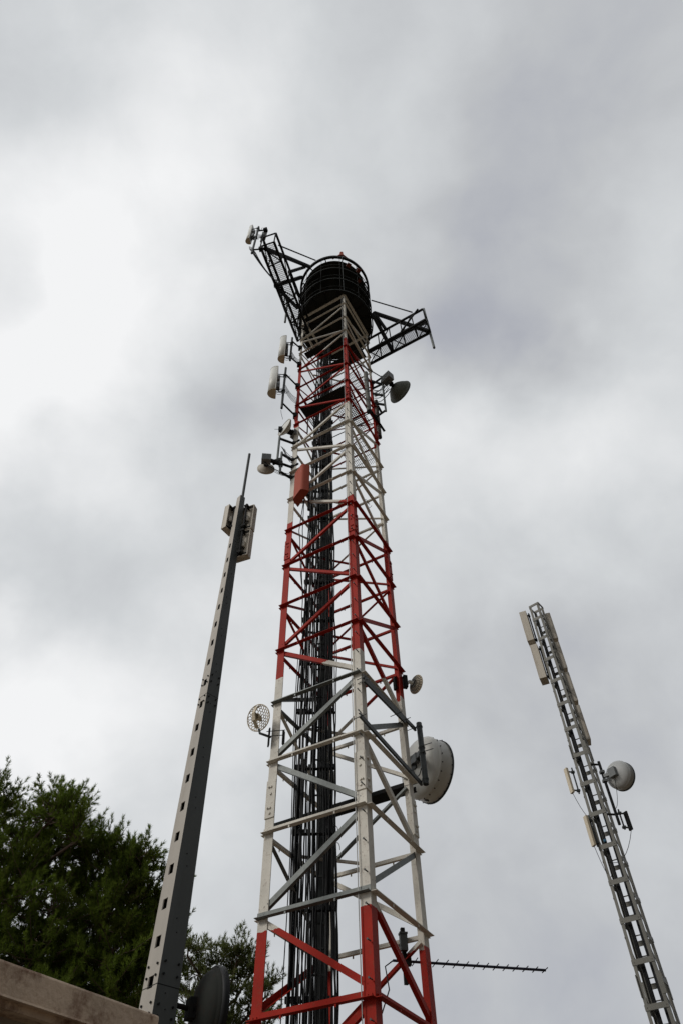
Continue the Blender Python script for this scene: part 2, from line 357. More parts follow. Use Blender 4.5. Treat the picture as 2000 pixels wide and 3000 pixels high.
# mid rail: lifeline wire on the near leg
life = MB(); pts = [cor[0] + (cor[3] - cor[0]).normalized() * .215 - (cor[1] - cor[0]).normalized() * .06 + UP * z for z in np.linspace(.5, TOPZ - .3, 30)]
pts = [p + (cor[3] - cor[0]).normalized() * (-.02 if p.z < 12 else -.045 if p.z < 22 else -.10) for p in pts]
life.tube(pts, .009, 6)
tag(life.build('lifeline_wire', M['wire']), 'thin steel safety wire running up the left edge of the near tower leg', 'wire')
# ------------------------------------------------------------------ round platform on the tower head
zf = TOPZ + .02
head = thing('round_platform', (TX, TY, zf), 'dark round platform of stacked circular decks on top of the red and white tower', 'platform')
RH = 1.76
def ring(m, z, r, w=.05, h=.05, n=64):
    m.lathe([(r, 0), (r, h), (r - w, h), (r - w, 0), (r, 0)], V3(TX, TY, z), UP, n)
decks = [30.62, 32.05, 33.45]
for i, z in enumerate(decks):
    z += EYE; m = MB()
    m.lathe([(.32 if i else .02, 0), (RH - .07, 0), (RH - .07, .03), (.32 if i else .02, .03)], V3(TX, TY, z + .06), UP, 64, False)
    dk = m.build('deck', M['disc'], head)
    m = MB()
    for k in range(16):
        a = 2 * math.pi * (k + .3) / 16; dv = V3(math.cos(a), math.sin(a), 0)
        m.bar(V3(TX, TY, z + .03) + dv * .3, V3(TX, TY, z + .03) + dv * (RH - .06), .05, .06, UP)
    m.build('deck_joist', M['dark'], dk)
    m = MB(); ring(m, z, RH, .05, .08); m.build('deck_edge', M['platedge'], head)
    m = MB(); ring(m, z + .42, RH + .01, .025, .025)
    m.build('guard_rail', M['platedge'], head)
zt = 35.05 + EYE
m = MB(); m.lathe([(.15, 0), (RH - .20, 0), (RH - .20, .03), (.15, .03)], V3(TX, TY, zt - .05), UP, 64, False); m.build('deck', M['disc'], head)
m = MB(); ring(m, zt - .03, RH + .02, .11, .16)
for k in range(12):
    a = 2 * math.pi * (k + .5) / 12; dv = V3(math.cos(a), math.sin(a), 0); p = V3(TX, TY, zt)
    m.bar(p + dv * (RH - .25), p + dv * (RH - .05), .05, .05, UP)
m.build('top_ring', M['dark'], head)
for k in range(12):
    a = 2 * math.pi * (k + .3) / 12; p = V3(TX + (RH - .02) * math.cos(a), TY + (RH - .02) * math.sin(a), 0)
    m = MB(); m.bar(p + UP * (decks[0] + EYE), p + UP * (zt), .016, .016, UP.orthogonal()); m.build('stanchion', M['dark'], head)
for px, py in ((1021, 777), (1050, 793), (1053, 823)):
    c = atz(px, py, 33.45 + EYE + .03); m = MB(); m.box(c, .20, .20, .05, V3(.8, .5, 0)); m.build('orange_plate', M['orange'], head)
bc = atz(1000, 748, zt + .35)
m = MB(); m.box(bc + UP * .02, .16, .16, .34); m.bar(bc + V3(-.45, .1, -.2), bc + V3(-.05, 0, .1), .06, .05); m.bar(bc + V3(.05, 0, .1), bc + V3(.35, .15, -.2), .06, .05)
m.lathe([(.02, 0), (.08, .01), (.09, .12), (.05, .2), (.01, .22)], bc + UP * .19, UP, 12)
m.build('red_beacon', M['redbox'], head)
m = MB(); rp = at(1007, 860, 11.75); rp = V3(rp.x, rp.y, 0); 
m.tube([V3(rp.x - .0, 11.74, TOPZ), V3(rp.x - .02, 11.60, zt)], .012, 6); m.build('cable_conduit', M['galvd'], head)
# ------------------------------------------------------------------ gantries
def gantry(Ai, Ao, Bi, Bo, zl, zu, label, stays, mid):
    t = thing('service_gantry', (Ai[0], Ai[1], zl), label, 'gantry', 'walkway gantries on the tower head')
    A0, A1, B0, B1 = [V3(p[0], p[1], 0) for p in (Ai, Ao, Bi, Bo)]
    for p, q in ((A0, A1), (B0, B1)):
        m = MB(); m.bar(p + UP * zl, q + UP * zl, .09, .12, UP); m.build('lower_chord', M['dark'], t)
        m = MB(); m.bar(p + UP * zu, q + UP * zu, .085, .09, UP); m.build('handrail', M['dark'], t)
    U = (A1 - A0).normalized(); L_ = (A1 - A0).length; W = (B0 - A0); W = W - U * W.dot(U); lw = W.length; W.normalize()
    m = MB(); grating(m, A0 + U * .02 + UP * (zl + .05), U, W, L_ - .04, lw, .075, .009, .03, wide=.055)
    m.build('grating', M['dark'], t)
    k = 5
    for i in range(k + 1):
        f = i / k; m = MB(); a = A0.lerp(A1, f); b = B0.lerp(B1, f)
        m.bar(a + UP * zl, b + UP * zl, .05, .05, UP)
        m.bar(a + UP * zl, a + UP * zu, .04, .04, U); m.bar(b + UP * zl, b + UP * zu, .04, .04, U)
        if i == k: m.bar(a + UP * zu, b + UP * zu, .05, .06, UP)
        if i < k and i % 2 == 0:
            a2 = A0.lerp(A1, (i + 1) / k); b2 = B0.lerp(B1, (i + 1) / k); m.bar(a + UP * (zl - .02), b2 + UP * (zl - .02), .04, .04, UP)
            m.bar(b + UP * zl, b2 + UP * zu, .035, .035, UP)
        if i < k and i % 2 == 1:
            b2 = A0.lerp(A1, (i + 1) / k); m.bar(a + UP * zl, b2 + UP * zu, .035, .035, UP)
        m.build('cross_frame', M['dark'], t)
    for p, q, r in stays:
        m = MB(); m.bar(p, q, r, r * .9) if r > .05 else m.tube([p, q], r, 8); m.build('stay', M['dark'], t)
    return t
zl, zu = 28.7 + EYE, 29.85 + EYE
s1 = lambda x, y: (680 + x * .40816, 620 + y * .40816)
# right: chord points measured on the photograph at those heights
def gp(x, y, z): p = atz(*s1(x, y), z); return (p.x, p.y)
A1r, A0r, B1r, B0r = gp(1385, 775, zl), gp(975, 1000, zl), gp(1422, 865, zl), gp(985, 1095, zl)
dkz = decks[2] + EYE
def rim(x, y, z): return atz(*s1(x, y), z)
gantry(A0r, A1r, B0r, B1r, zl, zu, 'dark steel gantry with grating floor reaching out from the right side of the round platform', [
    (rim(1000, 637, 33.0 + EYE), V3(*gp(1288, 722, zu), zu), .032), (rim(1015, 727, 31.5 + EYE), V3(*gp(1415, 862, zl), zl), .15),
    (rim(1030, 745, 31.0 + EYE), V3(*gp(1100, 845, zu), zu), .12), (rim(1005, 735, 31.0 + EYE), V3(*gp(1150, 1005, zl), zl), .15),
    (V3(*gp(1330, 700, zu), zu), V3(*gp(1210, 860, zl), zl), .06)], 1)
sA = lambda x, y: (700 + x * .19133, 640 + y * .19133)
def ga(x, y, z): p = atz(*sA(x, y), z); return (p.x, p.y)
A1l, A0l, B1l, B0l = ga(540, 360, zl), ga(850, 1210, zl), ga(332, 430, zl), ga(905, 1880, zl)
A0l = (V3(*A1l, 0) + (V3(*B0l, 0) - V3(*B1l, 0)) * .93); A0l = (A0l.x, A0l.y)
gantry(A0l, A1l, B0l, B1l, zl, zu, 'dark steel gantry with grating floor reaching out from the left side of the round platform', [
    (atz(*sA(1170, 640), 33.6 + EYE), atz(*sA(612, 412), zu), .032), (atz(*sA(1080, 740), 33.4 + EYE), atz(*sA(400, 460), zl), .14),
    (atz(*sA(1010, 745), 33.0 + EYE), atz(*sA(770, 820), zu), .12), (atz(*sA(960, 900), 32.0 + EYE), atz(*sA(560, 1030), zl), .15),
    (atz(*sA(560, 1030), zl), atz(*sA(900, 1370), 30.6 + EYE), .13), (atz(*sA(770, 820), zu), atz(*sA(900, 1180), 30.8 + EYE), .06)], 1)
# pipes hanging at the gantries
def pipe_thing(name, px, ytop, ybot, Y, r, label, m=None, cat='pipe', group=None, lean=0, ref=None):
    p = at(px, (ytop + ybot) / 2 if ref is None else ref, Y); zt_, zb_ = zrow(p.x, Y, ytop), zrow(p.x, Y, ybot)
    mm = MB(); mm.pipe((p.x, Y, zb_), (p.x, Y, zt_), r, r * .2); mm.lathe([(0.001, 0), (r * .8, 0)], V3(p.x, Y, zb_ + .03), UP, 14)
    o = mm.build(name, m or M['galvd']); tag(o, label, cat, group); return p, zb_, zt_
pr = V3(*gp(1400, 862, zl), 0)
pipe_thing('support_pipe', 1255, 905, 1019, pr.y + .05, .055, 'grey pipe hanging below the tip of the right gantry', M['galv'])
pl_ = at(838, 940, ga(720, 1450, zl)[1])
pipe_thing('support_pipe', 840, 870, 944, ga(720, 1450, zl)[1], .045, 'grey pipe hanging under the middle of the left gantry', M['galv'])
# ------------------------------------------------------------------ sector antennas and dishes
def bracket(m, a, b, r=.018): m.tube([a, b], r, 6)
def wiggle(a, b, sag, n=9, j=.0):
    a, b = Vector(a), Vector(b)
    return [a.lerp(b, i / (n - 1)) - UP * sag * 4 * (i / (n - 1)) * (1 - i / (n - 1)) + V3(random.uniform(-j, j), random.uniform(-j, j), 0) for i in range(n)]
def sector(px, ytop, ybot, Y, wid, dep, face, label, pipe_dx, leg_pt, pipe_rows, mat_='whitep'):
    c = at(px, (ytop + ybot) / 2, Y); z0, z1 = zrow(c.x, Y, ybot), zrow(c.x, Y, ytop)
    t = thing('sector_antenna', (c.x, Y, z0), label, 'antenna', 'white sector antennas on the tower')
    f = hor(face); s = V3(-f.y, f.x, 0)
    prof = [(math.cos(a) * wid / 2, math.sin(a) * dep) for a in np.linspace(0, math.pi, 15)] + [(-wid / 2, -.03), (wid / 2, -.03)]
    m = MB(); m.prism(prof, V3(c.x, Y, z0), V3(c.x, Y, z1), s, f); 
    for i in range(15): m.sm[i] = True
    body = m.build('radome', M[mat_], t)
    m = MB(); m.prism([(p[0] * 1.03, p[1] * 1.03) for p in prof], V3(c.x, Y, z0 - .012), V3(c.x, Y, z0 + .0), s, f); m.build('end_cap', M['ivory'], t)
    m = MB(); m.prism([(p[0] * 1.03, p[1] * 1.03) for p in prof], V3(c.x, Y, z1), V3(c.x, Y, z1 + .012), s, f); m.build('end_cap', M['whitep'], t)
    bkp = V3(c.x, Y, 0) - f * pipe_dx
    zp0, zp1 = zrow(bkp.x, bkp.y, pipe_rows[1]), zrow(bkp.x, bkp.y, pipe_rows[0])
    m = MB(); m.pipe(bkp + UP * zp0, bkp + UP * zp1, .045, .01); m.build('mount_pipe', M['galvd'], t)
    for fr in (.12, .80):
        z = z0 + (z1 - z0) * fr; m = MB(); p0 = V3(c.x, Y, z) - f * .03
        for s_ in (-.05, .05): m.bar(p0 + s * s_, bkp + UP * z + s * s_, .02, .035, UP)
        m.box(bkp + UP * z, .13, .13, .06, f); m.tube([bkp + UP * z - s * .1 - f * .06, bkp + UP * z + s * .02 - f * .2], .008, 5)
        m.build('clamp', M['dark'], t)
    for fr in (.1, .9):
        z = zp0 + (zp1 - zp0) * fr * .9 + .1; m = MB(); q = V3(leg_pt[0], leg_pt[1], z - .05)
        m.bar(bkp + UP * z, q, .05, .05, UP); m.box(q, .16, .16, .22, f); m.build('arm', M['dark'], t)
    m = MB()
    m.box(V3(c.x, Y, z0 + (z1 - z0) * .32) - f * .09, .12, .16, .35, f)
    m.box(V3(c.x, Y, z0 + (z1 - z0) * .66) - f * .08, .10, .14, .28, f)
    m.build('radio_unit', M['radio'], t)
    for i in range(5):
        m = MB(); a = V3(c.x, Y, z0 + .02 + .15 * i) - f * (.05 + .02 * (i % 2)) + s * random.uniform(-.08, .08)
        b = bkp + UP * (z0 + .3 + .1 * i) - f * .05
        m.tube(wiggle(a, b, .18 + .03 * i) + wiggle(b, V3(leg_pt[0], leg_pt[1], z0 + .2 + .1 * i), .15)[1:], .009, 5); m.build('cable', M['black'], t)
    return t
fL = V3(-1, -.12, 0)
sector(835, 995, 1052, 12.6, .38, .24, fL, 'upper short white sector antenna with rounded front left of the tower, under the left gantry', .26, (Lc.x, Lc.y), (990, 1056))
sector(810, 1087, 1153, 12.4, .42, .27, V3(-1, -.1, 0), 'lower longer white sector antenna with rounded front left of the red tower section', .30, (Lc.x, Lc.y), (1078, 1196))
tip = V3(*ga(332, 430, zl), 0)
sector(737, 668, 706, tip.y + .1, .27, .17, V3(-.9, .2, 0), 'white sector antenna at the far tip of the left gantry with looping black cables', .26, (tip.x + .05, tip.y), (665, 742))
# small flat antenna and pipe at the left gantry tip
c = at(777, 690, tip.y + .15); t = thing('panel_antenna', c, 'small grey flat panel antenna on a pipe behind the left gantry tip', 'antenna')
m = MB(); m.box(c, .12, .2, .62, V3(1, .4, 0)); m.build('panel', M['radio'], t); m = MB(); q = c + V3(-.14, .1, 0); m.pipe(q - UP * .5, q + UP * .75, .045); m.build('mount_pipe', M['galv'], t)
m = MB(); m.bar(q, c, .04, .04); m.box(q, .12, .12, .1); m.build('clamp', M['dark'], t)
# cables sagging along the left gantry
for i in range(5):
    a = at(731 + i * 3, 722 + i, tip.y + .1); b = V3(*ga(500 + 20 * i, 900 + i * 12, zl), zl - .05); e_ = V3(*ga(900, 1860, zl), zl - .1)
    m = MB(); m.tube([a - UP * .0, a - UP * .25 + V3(.03, .02, 0)] + wiggle(a - UP * .35 + V3(.12, .1, 0), b, .12 + .05 * i) + wiggle(b, e_, .04 + .03 * i, j=.02)[1:], .013, 6)
    tag(m.build('antenna_cable', M['black']), 'black cable running from the white tip antenna along the left gantry', 'cable', 'black cables along the left gantry')
def dish_profile(R, depth, n=10): return [(R * i / n if i else .005, depth * (i / n) ** 2) for i in range(n + 1)]
def dish(name, c, nrm, R, label, kind='drum', depth=None, shroud=0, mats=('whitep', 'whitep'), grp=None, cat='dish antenna'):
    nrm = Vector(nrm).normalized(); c = Vector(c); depth = depth or R * .35
    t = thing(name, c, label, cat, grp)
    m = MB(); pf = [(r, h - depth) for r, h in dish_profile(R, depth)]
    if kind == 'drum':
        pf = [(R * .02, -depth)] + [(R * math.sin(a) , -depth * math.cos(a)) for a in np.linspace(.12, math.pi / 2 - .02, 12)]
    m.lathe(pf + [(R + .012, .0), (R + .012, .02), (R, .02), (R, shroud)], c - nrm * shroud, nrm, 56)
    m.build('reflector', M[mats[0]], t)
    m = MB(); m.lathe([(R, -.03), (R + .022, -.03), (R + .022, .012), (R, .012)], c, nrm, 56); m.build('rim', M['galvd'] if kind == 'drum' else M[mats[0]], t)
    m = MB(); m.lathe([(.002, .05 * R), (R * .5, .035 * R), (R, 0)], c, nrm, 56); m.build('radome', M[mats[1]], t)
    return t, nrm, c, depth
# big drum dish on the right
DR = .715; bc_ = at(1251, 2254, 15.0); nb = V3(.84, .54, 0).normalized()
t, nb, c, dp = dish('drum_dish', bc_ + nb * .2, nb, DR, 'very large white drum dish right of the tower, beside a grey pipe', depth=.30, shroud=.36)
s = nb.cross(UP).normalized(); rf = [q for q in bpy.data.objects if q.parent == t and q.name.startswith('reflector')][0]
for k in range(22):
    a = 2 * math.pi * k / 22; dv = s * math.cos(a) + UP * math.sin(a)
    m = MB(); m.bolt(c - nb * .31 + dv * DR, dv, .014, .018); m.build('bolt', M['dark'], rf)
    m = MB(); m.bolt(c - nb * .05 + dv * (DR + .02), dv, .013, .016); m.build('bolt', M['dark'], rf)
m = MB(); dv = (-UP * .97 + s * -.22).normalized(); m.lathe([(.001, .012), (.055, .012), (.06, 0)], c - nb * .2 + dv * (DR - .005), dv, 16); m.build('drain_cap', M['black'], t)
pp = at(1236, 2207, 13.98); zt1, zb1 = zrow(pp.x, 13.98, 2119), zrow(pp.x, 13.98, 2298)
m = MB(); m.pipe((pp.x, 13.98, zb1), (pp.x, 13.98, zt1), .065, .012, 20); 
for z in (zb1 + .12, zt1 - .10, (zb1 + zt1) / 2 + .12, (zb1 + zt1) / 2 - .02): m.lathe([(.075, -.02), (.08, 0), (.075, .02)], V3(pp.x, 13.98, z), UP, 20)
m.build('mount_pipe', M['galvd'], t)
zc = (zb1 + zt1) / 2 + .02; hubp = c - nb * (.36 + .30)
m = MB(); m.box(hubp + nb * .03, .10, .34, .36, nb); m.box(V3(pp.x, 13.98, zc).lerp(hubp, .5), .2, .12, .2, (hubp - V3(pp.x, 13.98, zc)).normalized()); m.bar(V3(pp.x, 13.98, zc), hubp, .1, .12)
m.tube([V3(pp.x, 13.9, zc + .1) , V3(pp.x, 13.9, zc + .1) + V3(.22, -.06, .04)], .01, 6); m.tube([V3(pp.x, 13.9, zc - .05), V3(pp.x, 13.9, zc - .05) + V3(.24, -.06, .04)], .01, 6)
m.build('hub', M['galvd'], t)
m = MB(); m.tube(wiggle(hubp - UP * .1, V3(pp.x - .08, 13.85, zb1 + .3), .2), .012, 6); m.build('cable', M['black'], t)
# galvanised channels from the near leg that carry the pipe
nMR = V3(.877, -.48, 0)
def onface(x, y, P0, n, off):
    d = ray(x, y); k = (P0.x * n.x + P0.y * n.y + off) / (d.x * n.x + d.y * n.y); return V3(d.x * k, d.y * k, d.z * k + EYE)
sH = lambda x, y: (1000 + x * .2296, 1980 + y * .2296)
m_ = 0
for (a, b), lb in ((((280, -8), (950, 680)), 'grey channel bar reaching from the near leg to the top of the dish pipe'), (((240, 490), (1030, 1375)), 'grey channel bar reaching from the near leg to the foot of the dish pipe'), (((295, 45), (815, 580)), 'shorter grey channel bar clamped just below the topmost one on the right face')):
    P, Q = onface(*sH(*a), cor[0], nMR, .12), onface(*sH(*b), cor[0], nMR, .12); z = (P.z + Q.z) / 2; 
    m = MB(); dd = (Q - P).normalized(); U_ = hor(nMR)
    m.prism([(0, -.045), (.045, -.045), (.045, -.036), (.009, -.036), (.009, .036), (.045, .036), (.045, .045), (0, .045)], P, Q, -U_, dd.cross(U_))
    for fr in (.02, .8, .97):
        p = P.lerp(Q, fr); m.tube([p - U_ * .2 + dd * .02, p + U_ * .1 + UP * .01], .009, 6)
    tag(m.build('channel_bar', M['galvd']), lb, 'support bar', 'grey channel bars of the large dish')
# ribbed dish above it
def gdish(name, c, nrm, R, depth, label, ribs, hexa=False, grp=None):
    nrm = Vector(nrm).normalized(); t = thing(name, c, label, 'dish antenna', grp); s = nrm.cross(UP).normalized(); u = s.cross(nrm)
    def P(x, y): r2 = (x * x + y * y) / R / R; return Vector(c) + s * x + u * y + nrm * (depth * r2 - depth)
    m = MB()
    if hexa:
        st = R * .135
        for i in range(-9, 10):
            for j in range(-9, 10):
                x = i * st * 1.5; y = (j + (i % 2) * .5) * st * math.sqrt(3)
                for k in range(3):
                    a = math.pi / 3 * k; a2 = math.pi / 3 * (k + 1)
                    p, q = (x + st * math.cos(a), y + st * math.sin(a)), (x + st * math.cos(a2), y + st * math.sin(a2))
                    if math.hypot(*p) < R and math.hypot(*q) < R: m.bar(P(*p), P(*q), .012, .014, nrm)
        m.build('wire_mesh', M['ivory'], t)
    else:
        m.lathe([(r, h - depth) for r, h in dish_profile(R, depth)], c, nrm, 40)
        m.build('reflector', M['ivory'], t); m = MB()
        for k in range(ribs):
            a = 2 * math.pi * k / ribs
            m.tube([P(R * f * math.cos(a), R * f * math.sin(a)) - nrm * .008 for f in (.12, .4, .7, 1)], .006, 5)
        for f in (.45, .75):
            m.tube([P(R * f * math.cos(a), R * f * math.sin(a)) - nrm * .006 for a in np.linspace(0, 2 * math.pi, 33)], .004, 5)
        m.build('ribs', M['galv'], t)
    m = MB(); m.tube([P(R * math.cos(a), R * math.sin(a)) for a in np.linspace(0, 2 * math.pi, 41)], .011, 6); m.build('rim', M['ivory'], t)
    return t, nrm, s, u
sZ3 = lambda x, y: (680 + x * .40816, 1600 + y * .40816)
c = at(*sZ3(1318, 992), 13.95)
t, nr, s, u = gdish('ribbed_dish', c, V3(.80, .58, .05), .235, .10, 'small cream ribbed dish on the right tower edge, above the large drum dish', 22)
m = MB(); hb = c - nr * .12; m.lathe([(.05, 0), (.05, .08), (.03, .12)], hb, -nr, 12); m.tube([hb - nr * .1, hb - nr * .14 - UP * .08, V3(cor[1].x + .05, cor[1].y, c.z - .06)], .022, 8); m.build('feed_mount', M['whitep'], t)
m = MB(); m.box(V3(cor[1].x + .06, cor[1].y + .0, c.z - .02), .10, .12, .34, V3(1, .3, 0)); m.box(V3(cor[1].x - .19, cor[1].y + .0, c.z - .06), .05, .10, .36, V3(1, .5, 0)); m.build('clamp', M['dark'], t)
c = at(*sZ3(190, 1232), 12.75)
t, nr, s, u = gdish('mesh_dish', c, V3(-.45, -.80, -.30), .285, .09, 'cream dish of hexagonal wire mesh with a curved feed arm on the left tower leg', 0, True)
m = MB(); m.bar(c - nr * .10 + s * .0, c + nr * .16 + UP * .02, .13, .03, s); [m.bar(p_, q_, .075, .02, nr) for p_, q_ in zip([c + UP * .285, c + nr * .12 + UP * .24, c + nr * .20 + UP * .06, c + nr * .15 - UP * .10], [c + nr * .12 + UP * .24, c + nr * .20 + UP * .06, c + nr * .15 - UP * .10, c - UP * .26])]; m.lathe([(.07, 0), (.08, .06), (.04, .1)], c + nr * .10, -nr, 14)
m.build('feed_arm', M['ivory'], t)
lp = V3(cor[3].x, cor[3].y, c.z - .42)
m = MB(); m.tube([c - UP * .27 - nr * .06, c - UP * .38 - nr * .02 + V3(.05, 0, 0), c - UP * .43 + V3(.2, .02, 0), lp + V3(-.02, -.03, .05)], .026, 8); m.build('mount_arm', M['galvd'], t)
m = MB(); m.box(lp + V3(-.05, -.02, .05), .03, .09, .42, V3(1, .3, 0)); m.box(lp + V3(.26, -.03, .02), .03, .09, .34, V3(1, -.3, 0)); m.tube([lp + V3(-.1, -.1, .02), lp + V3(.3, -.14, .02)], .009, 6); m.tube([lp + V3(-.1, -.1, .14), lp + V3(.3, -.14, .14)], .009, 6); m.build('clamp', M['dark'], t)
# small microwave dishes with radios
def mw(c, nrm, R, label, name='microwave_dish', mats=('cab', 'whitep'), legp=None, depth=.16, radio=.26, pr_=None, rdz=0):
    t, n, c, dp = dish(name, c, nrm, R, label, 'cone', depth, .05, mats, 'small microwave dishes on the tower'); s = n.cross(UP).normalized()
    r0 = c - n * (.05 + depth)
    m = MB(); m.lathe([(.08, .03), (.08, -.06), (.11, -.08), (.11, -.12)], r0, n, 20); m.build('feed_hub', M['dark'], t)
    rc = r0 - n * (.14 + radio * .35) + UP * rdz
    m = MB(); m.box(rc, radio * .7, radio, radio * 1.05, n, None)
    for i in range(9): m.bar(rc - n * (radio * .36) + s * (i / 8 - .5) * radio * .92 - UP * radio * .5, rc - n * (radio * .36) + s * (i / 8 - .5) * radio * .92 + UP * radio * .5, .008, .03, n)
    m.build('radio_unit', M['radio'], t)
    if pr_ is not None:
        P, z0, z1 = pr_; m = MB(); m.pipe(V3(P[0], P[1], z0), V3(P[0], P[1], z1), .04, .008); m.build('mount_pipe', M['galv'], t)
        m = MB(); a = V3(P[0], P[1], rc.z - .02); m.bar(a, rc, .09, .12); m.box(a, .13, .13, .2); m.tube([a, a + V3(-.2, -.03, -.03)], .008, 5); m.build('clamp', M['dark'], t)
        if legp:
            for z in (z0 + .08, z1 - .1):
                m = MB(); m.bar(V3(P[0], P[1], z), V3(legp[0], legp[1], z - .04), .06, .07, UP); m.box(V3(legp[0], legp[1], z - .04), .1, .14, .12); m.bar(V3(legp[0], legp[1], z - .04), V3(legp[0] + .2, legp[1] - .14, z - .02), .05, .06, UP); m.build('arm', M['dark'], t)
    for i in range(4):
        m = MB(); a = rc - UP * radio * .5 + s * random.uniform(-.1, .1); b = V3(*(legp or (c.x, c.y)), a.z - random.uniform(.1, .5)) + V3(.05, 0, 0)
        m.tube(wiggle(a, b, random.uniform(.1, .3)), .008, 5); m.build('cable', M['black'], t)
    return t
sF = lambda x, y: (740 + x * .1403, 1200 + y * .1403)
c = at(*sF(665, 368), 12.7); q = at(*sF(545, 800), 12.75)
mw(c, V3(-.76, -.64, .08), .33, 'white faced microwave dish left of the tower, above the one facing away', legp=(Lc.x + .03, Lc.y), pr_=((q.x, q.y), zrow(q.x, q.y, 1358), zrow(q.x, q.y, 1280)))
c = at(*sF(283, 1245), 12.9); q2 = at(*sF(590, 1150), 12.7)
mw(c, V3(-.12, 1, -.02), .26, 'microwave dish facing away with a grey finned radio on its back, left of the tower', mats=('cab', 'whitep'), legp=(Lc.x + .03, Lc.y), radio=.30, depth=.10, pr_=((q2.x, q2.y), zrow(q2.x, q2.y, 1386), zrow(q2.x, q2.y, 1325)))
m = MB(); a = at(*sF(420, 1110), 12.8); b = V3(q2.x, q2.y, a.z); m.bar(a, b, .12, .14); tag(m.build('joint_bracket', M['dark']), 'dark stub bracket between the finned radio and its pipe', 'bracket')
sE = lambda x, y: (1020 + x * .1403, 1060 + y * .1403)
c = at(*sE(1075, 620), 13.85); q = at(*sE(750, 800), 13.55)
mw(c + V3(.02, .03, 0), V3(.72, .69, .02), .52, 'dull green microwave dish seen from behind on the upper right of the tower', mats=('olive', 'olive'), legp=(Rc.x, Rc.y), depth=.40, radio=.42, pr_=((q.x, q.y), zrow(q.x, q.y, 1205), zrow(q.x, q.y, 1103)), rdz=.25)
# two thick grey tubes on the right side
def tube_ant(px0, yt, yb, Y, r, label):
    p = at(px0, (yt + yb) / 2, Y); z0, z1 = zrow(p.x, Y, yb), zrow(p.x, Y, yt)
    t = thing('tube_antenna', (p.x, Y, z0), label, 'antenna', 'thick grey tube antennas'); m = MB(); m.tube([(p.x, Y, z0), (p.x, Y, z1)], r, 20); m.build('tube', M['mast'], t)
    m = MB(); m.lathe([(.001, -.03), (r * 1.05, -.03), (r * 1.05, .05)], V3(p.x, Y, z0), UP, 20); m.build('end_cap', M['black'], t)
    for f in (.25, .45, .6, .75):
        m = MB(); z = z0 + (z1 - z0) * f; m.lathe([(r, -.012), (r * 1.07, 0), (r, .012)], V3(p.x, Y, z), UP, 20); m.build('hose_clamp', M['dark'], t)
    return p, z0, z1
p, z0, z1 = tube_ant(1075, 1093, 1206, 13.0, .085, 'thick grey tube antenna standing inside the right face of the red section')
m = MB(); m.bar(V3(p.x, p.y, z0 + .2), onface(1120, 1255, cor[0], nMR, -.05), .05, .08); tag(m.build('strut', M['dark']), 'dark angle strut below the left tube antenna on the right face', 'strut')
p, z0, z1 = tube_ant(1106, 1175, 1281, 14.05, .075, 'thick grey tube antenna at the right leg, lower of the two tubes')
for a, b, lb in (((590, 930), (680, 1100), 'short dark angle bar jutting past the right leg, upper of two'), ((430, 1020), (730, 1465), 'long dark angle bar running past the lower tube antenna')):
    P, Q = onface(*sE(*a), cor[1], nMR, .1), onface(*sE(*b), cor[1], nMR, .1); m = MB(); m.ell(P, Q, nMR, UP, .09, .09, .01); tag(m.build('angle_bar', M['dark']), lb, 'angle bar')
for i, z in enumerate((zrow(Rc.x, Rc.y, 1150), zrow(Rc.x, Rc.y, 1180))):
    pass
m = MB(); m.tube(wiggle(onface(1035, 1058, cor[0], nMR, .05), at(*sE(690, 320), 13.6), -.02), .022, 6); tag(m.build('feeder_hose', M['black']), 'black hose slanting from the tower down to the right hand radio', 'hose')
for i in range(7):
    a = at(*sE(760 + 20 * i, 420 + 30 * i), 13.6); b = V3(Rc.x + .02, Rc.y - .05, a.z - random.uniform(.1, .7)); m = MB(); m.tube(wiggle(a, b, random.uniform(.1, .45), 12, .012), random.choice((.008, .012, .016)), 5)
    tag(m.build('jumper_cable', M['black']), 'black jumper cable looping from the right hand dish radio to the tower leg', 'cable', 'black jumper cables at the right hand dish')
for i, (a, b) in enumerate((((480, 400), (690, 470)), ((500, 560), (690, 470)), ((500, 660), (720, 705)), ((520, 860), (760, 900)))):
    P, Q = at(*sE(*a), 13.75), at(*sE(*b), 13.55); m = MB(); m.bar(P, Q, .06, .08, UP); tag(m.build('bracket_arm', M['dark']), ['dark bracket arm running down to the right hand dish pipe, topmost of four', 'dark bracket arm rising to the right hand dish pipe, second of four', 'dark bracket arm to the right hand dish pipe, third from the top', 'dark bracket arm to the right hand dish pipe, lowest of four'][i], 'bracket')
for i in range(5):
    a = at(*sF(600 + 20 * i, 760 + 20 * i), 12.6); b = V3(Lc.x + .05, Lc.y - .05, a.z - random.uniform(0, .4)); m = MB(); m.tube(wiggle(a, b, random.uniform(.1, .3), 10, .012), .009, 5)
    tag(m.build('jumper_cable', M['black']), 'thin black jumper cable looping between the left dishes and the tower leg', 'cable', 'black jumper cables at the left hand dishes')
m = MB(); q = V3(at(806, 1150, 12.5).x + .28, 12.55, zrow(-1.0, 12.5, 1196)); m.tube([q, q - UP * .25 + V3(.03, 0, 0), q - UP * .6 + V3(.10, .02, 0)], .008, 5); tag(m.build('loose_cable', M['black']), 'short loose black cable end dangling below the lower left sector antenna', 'cable')
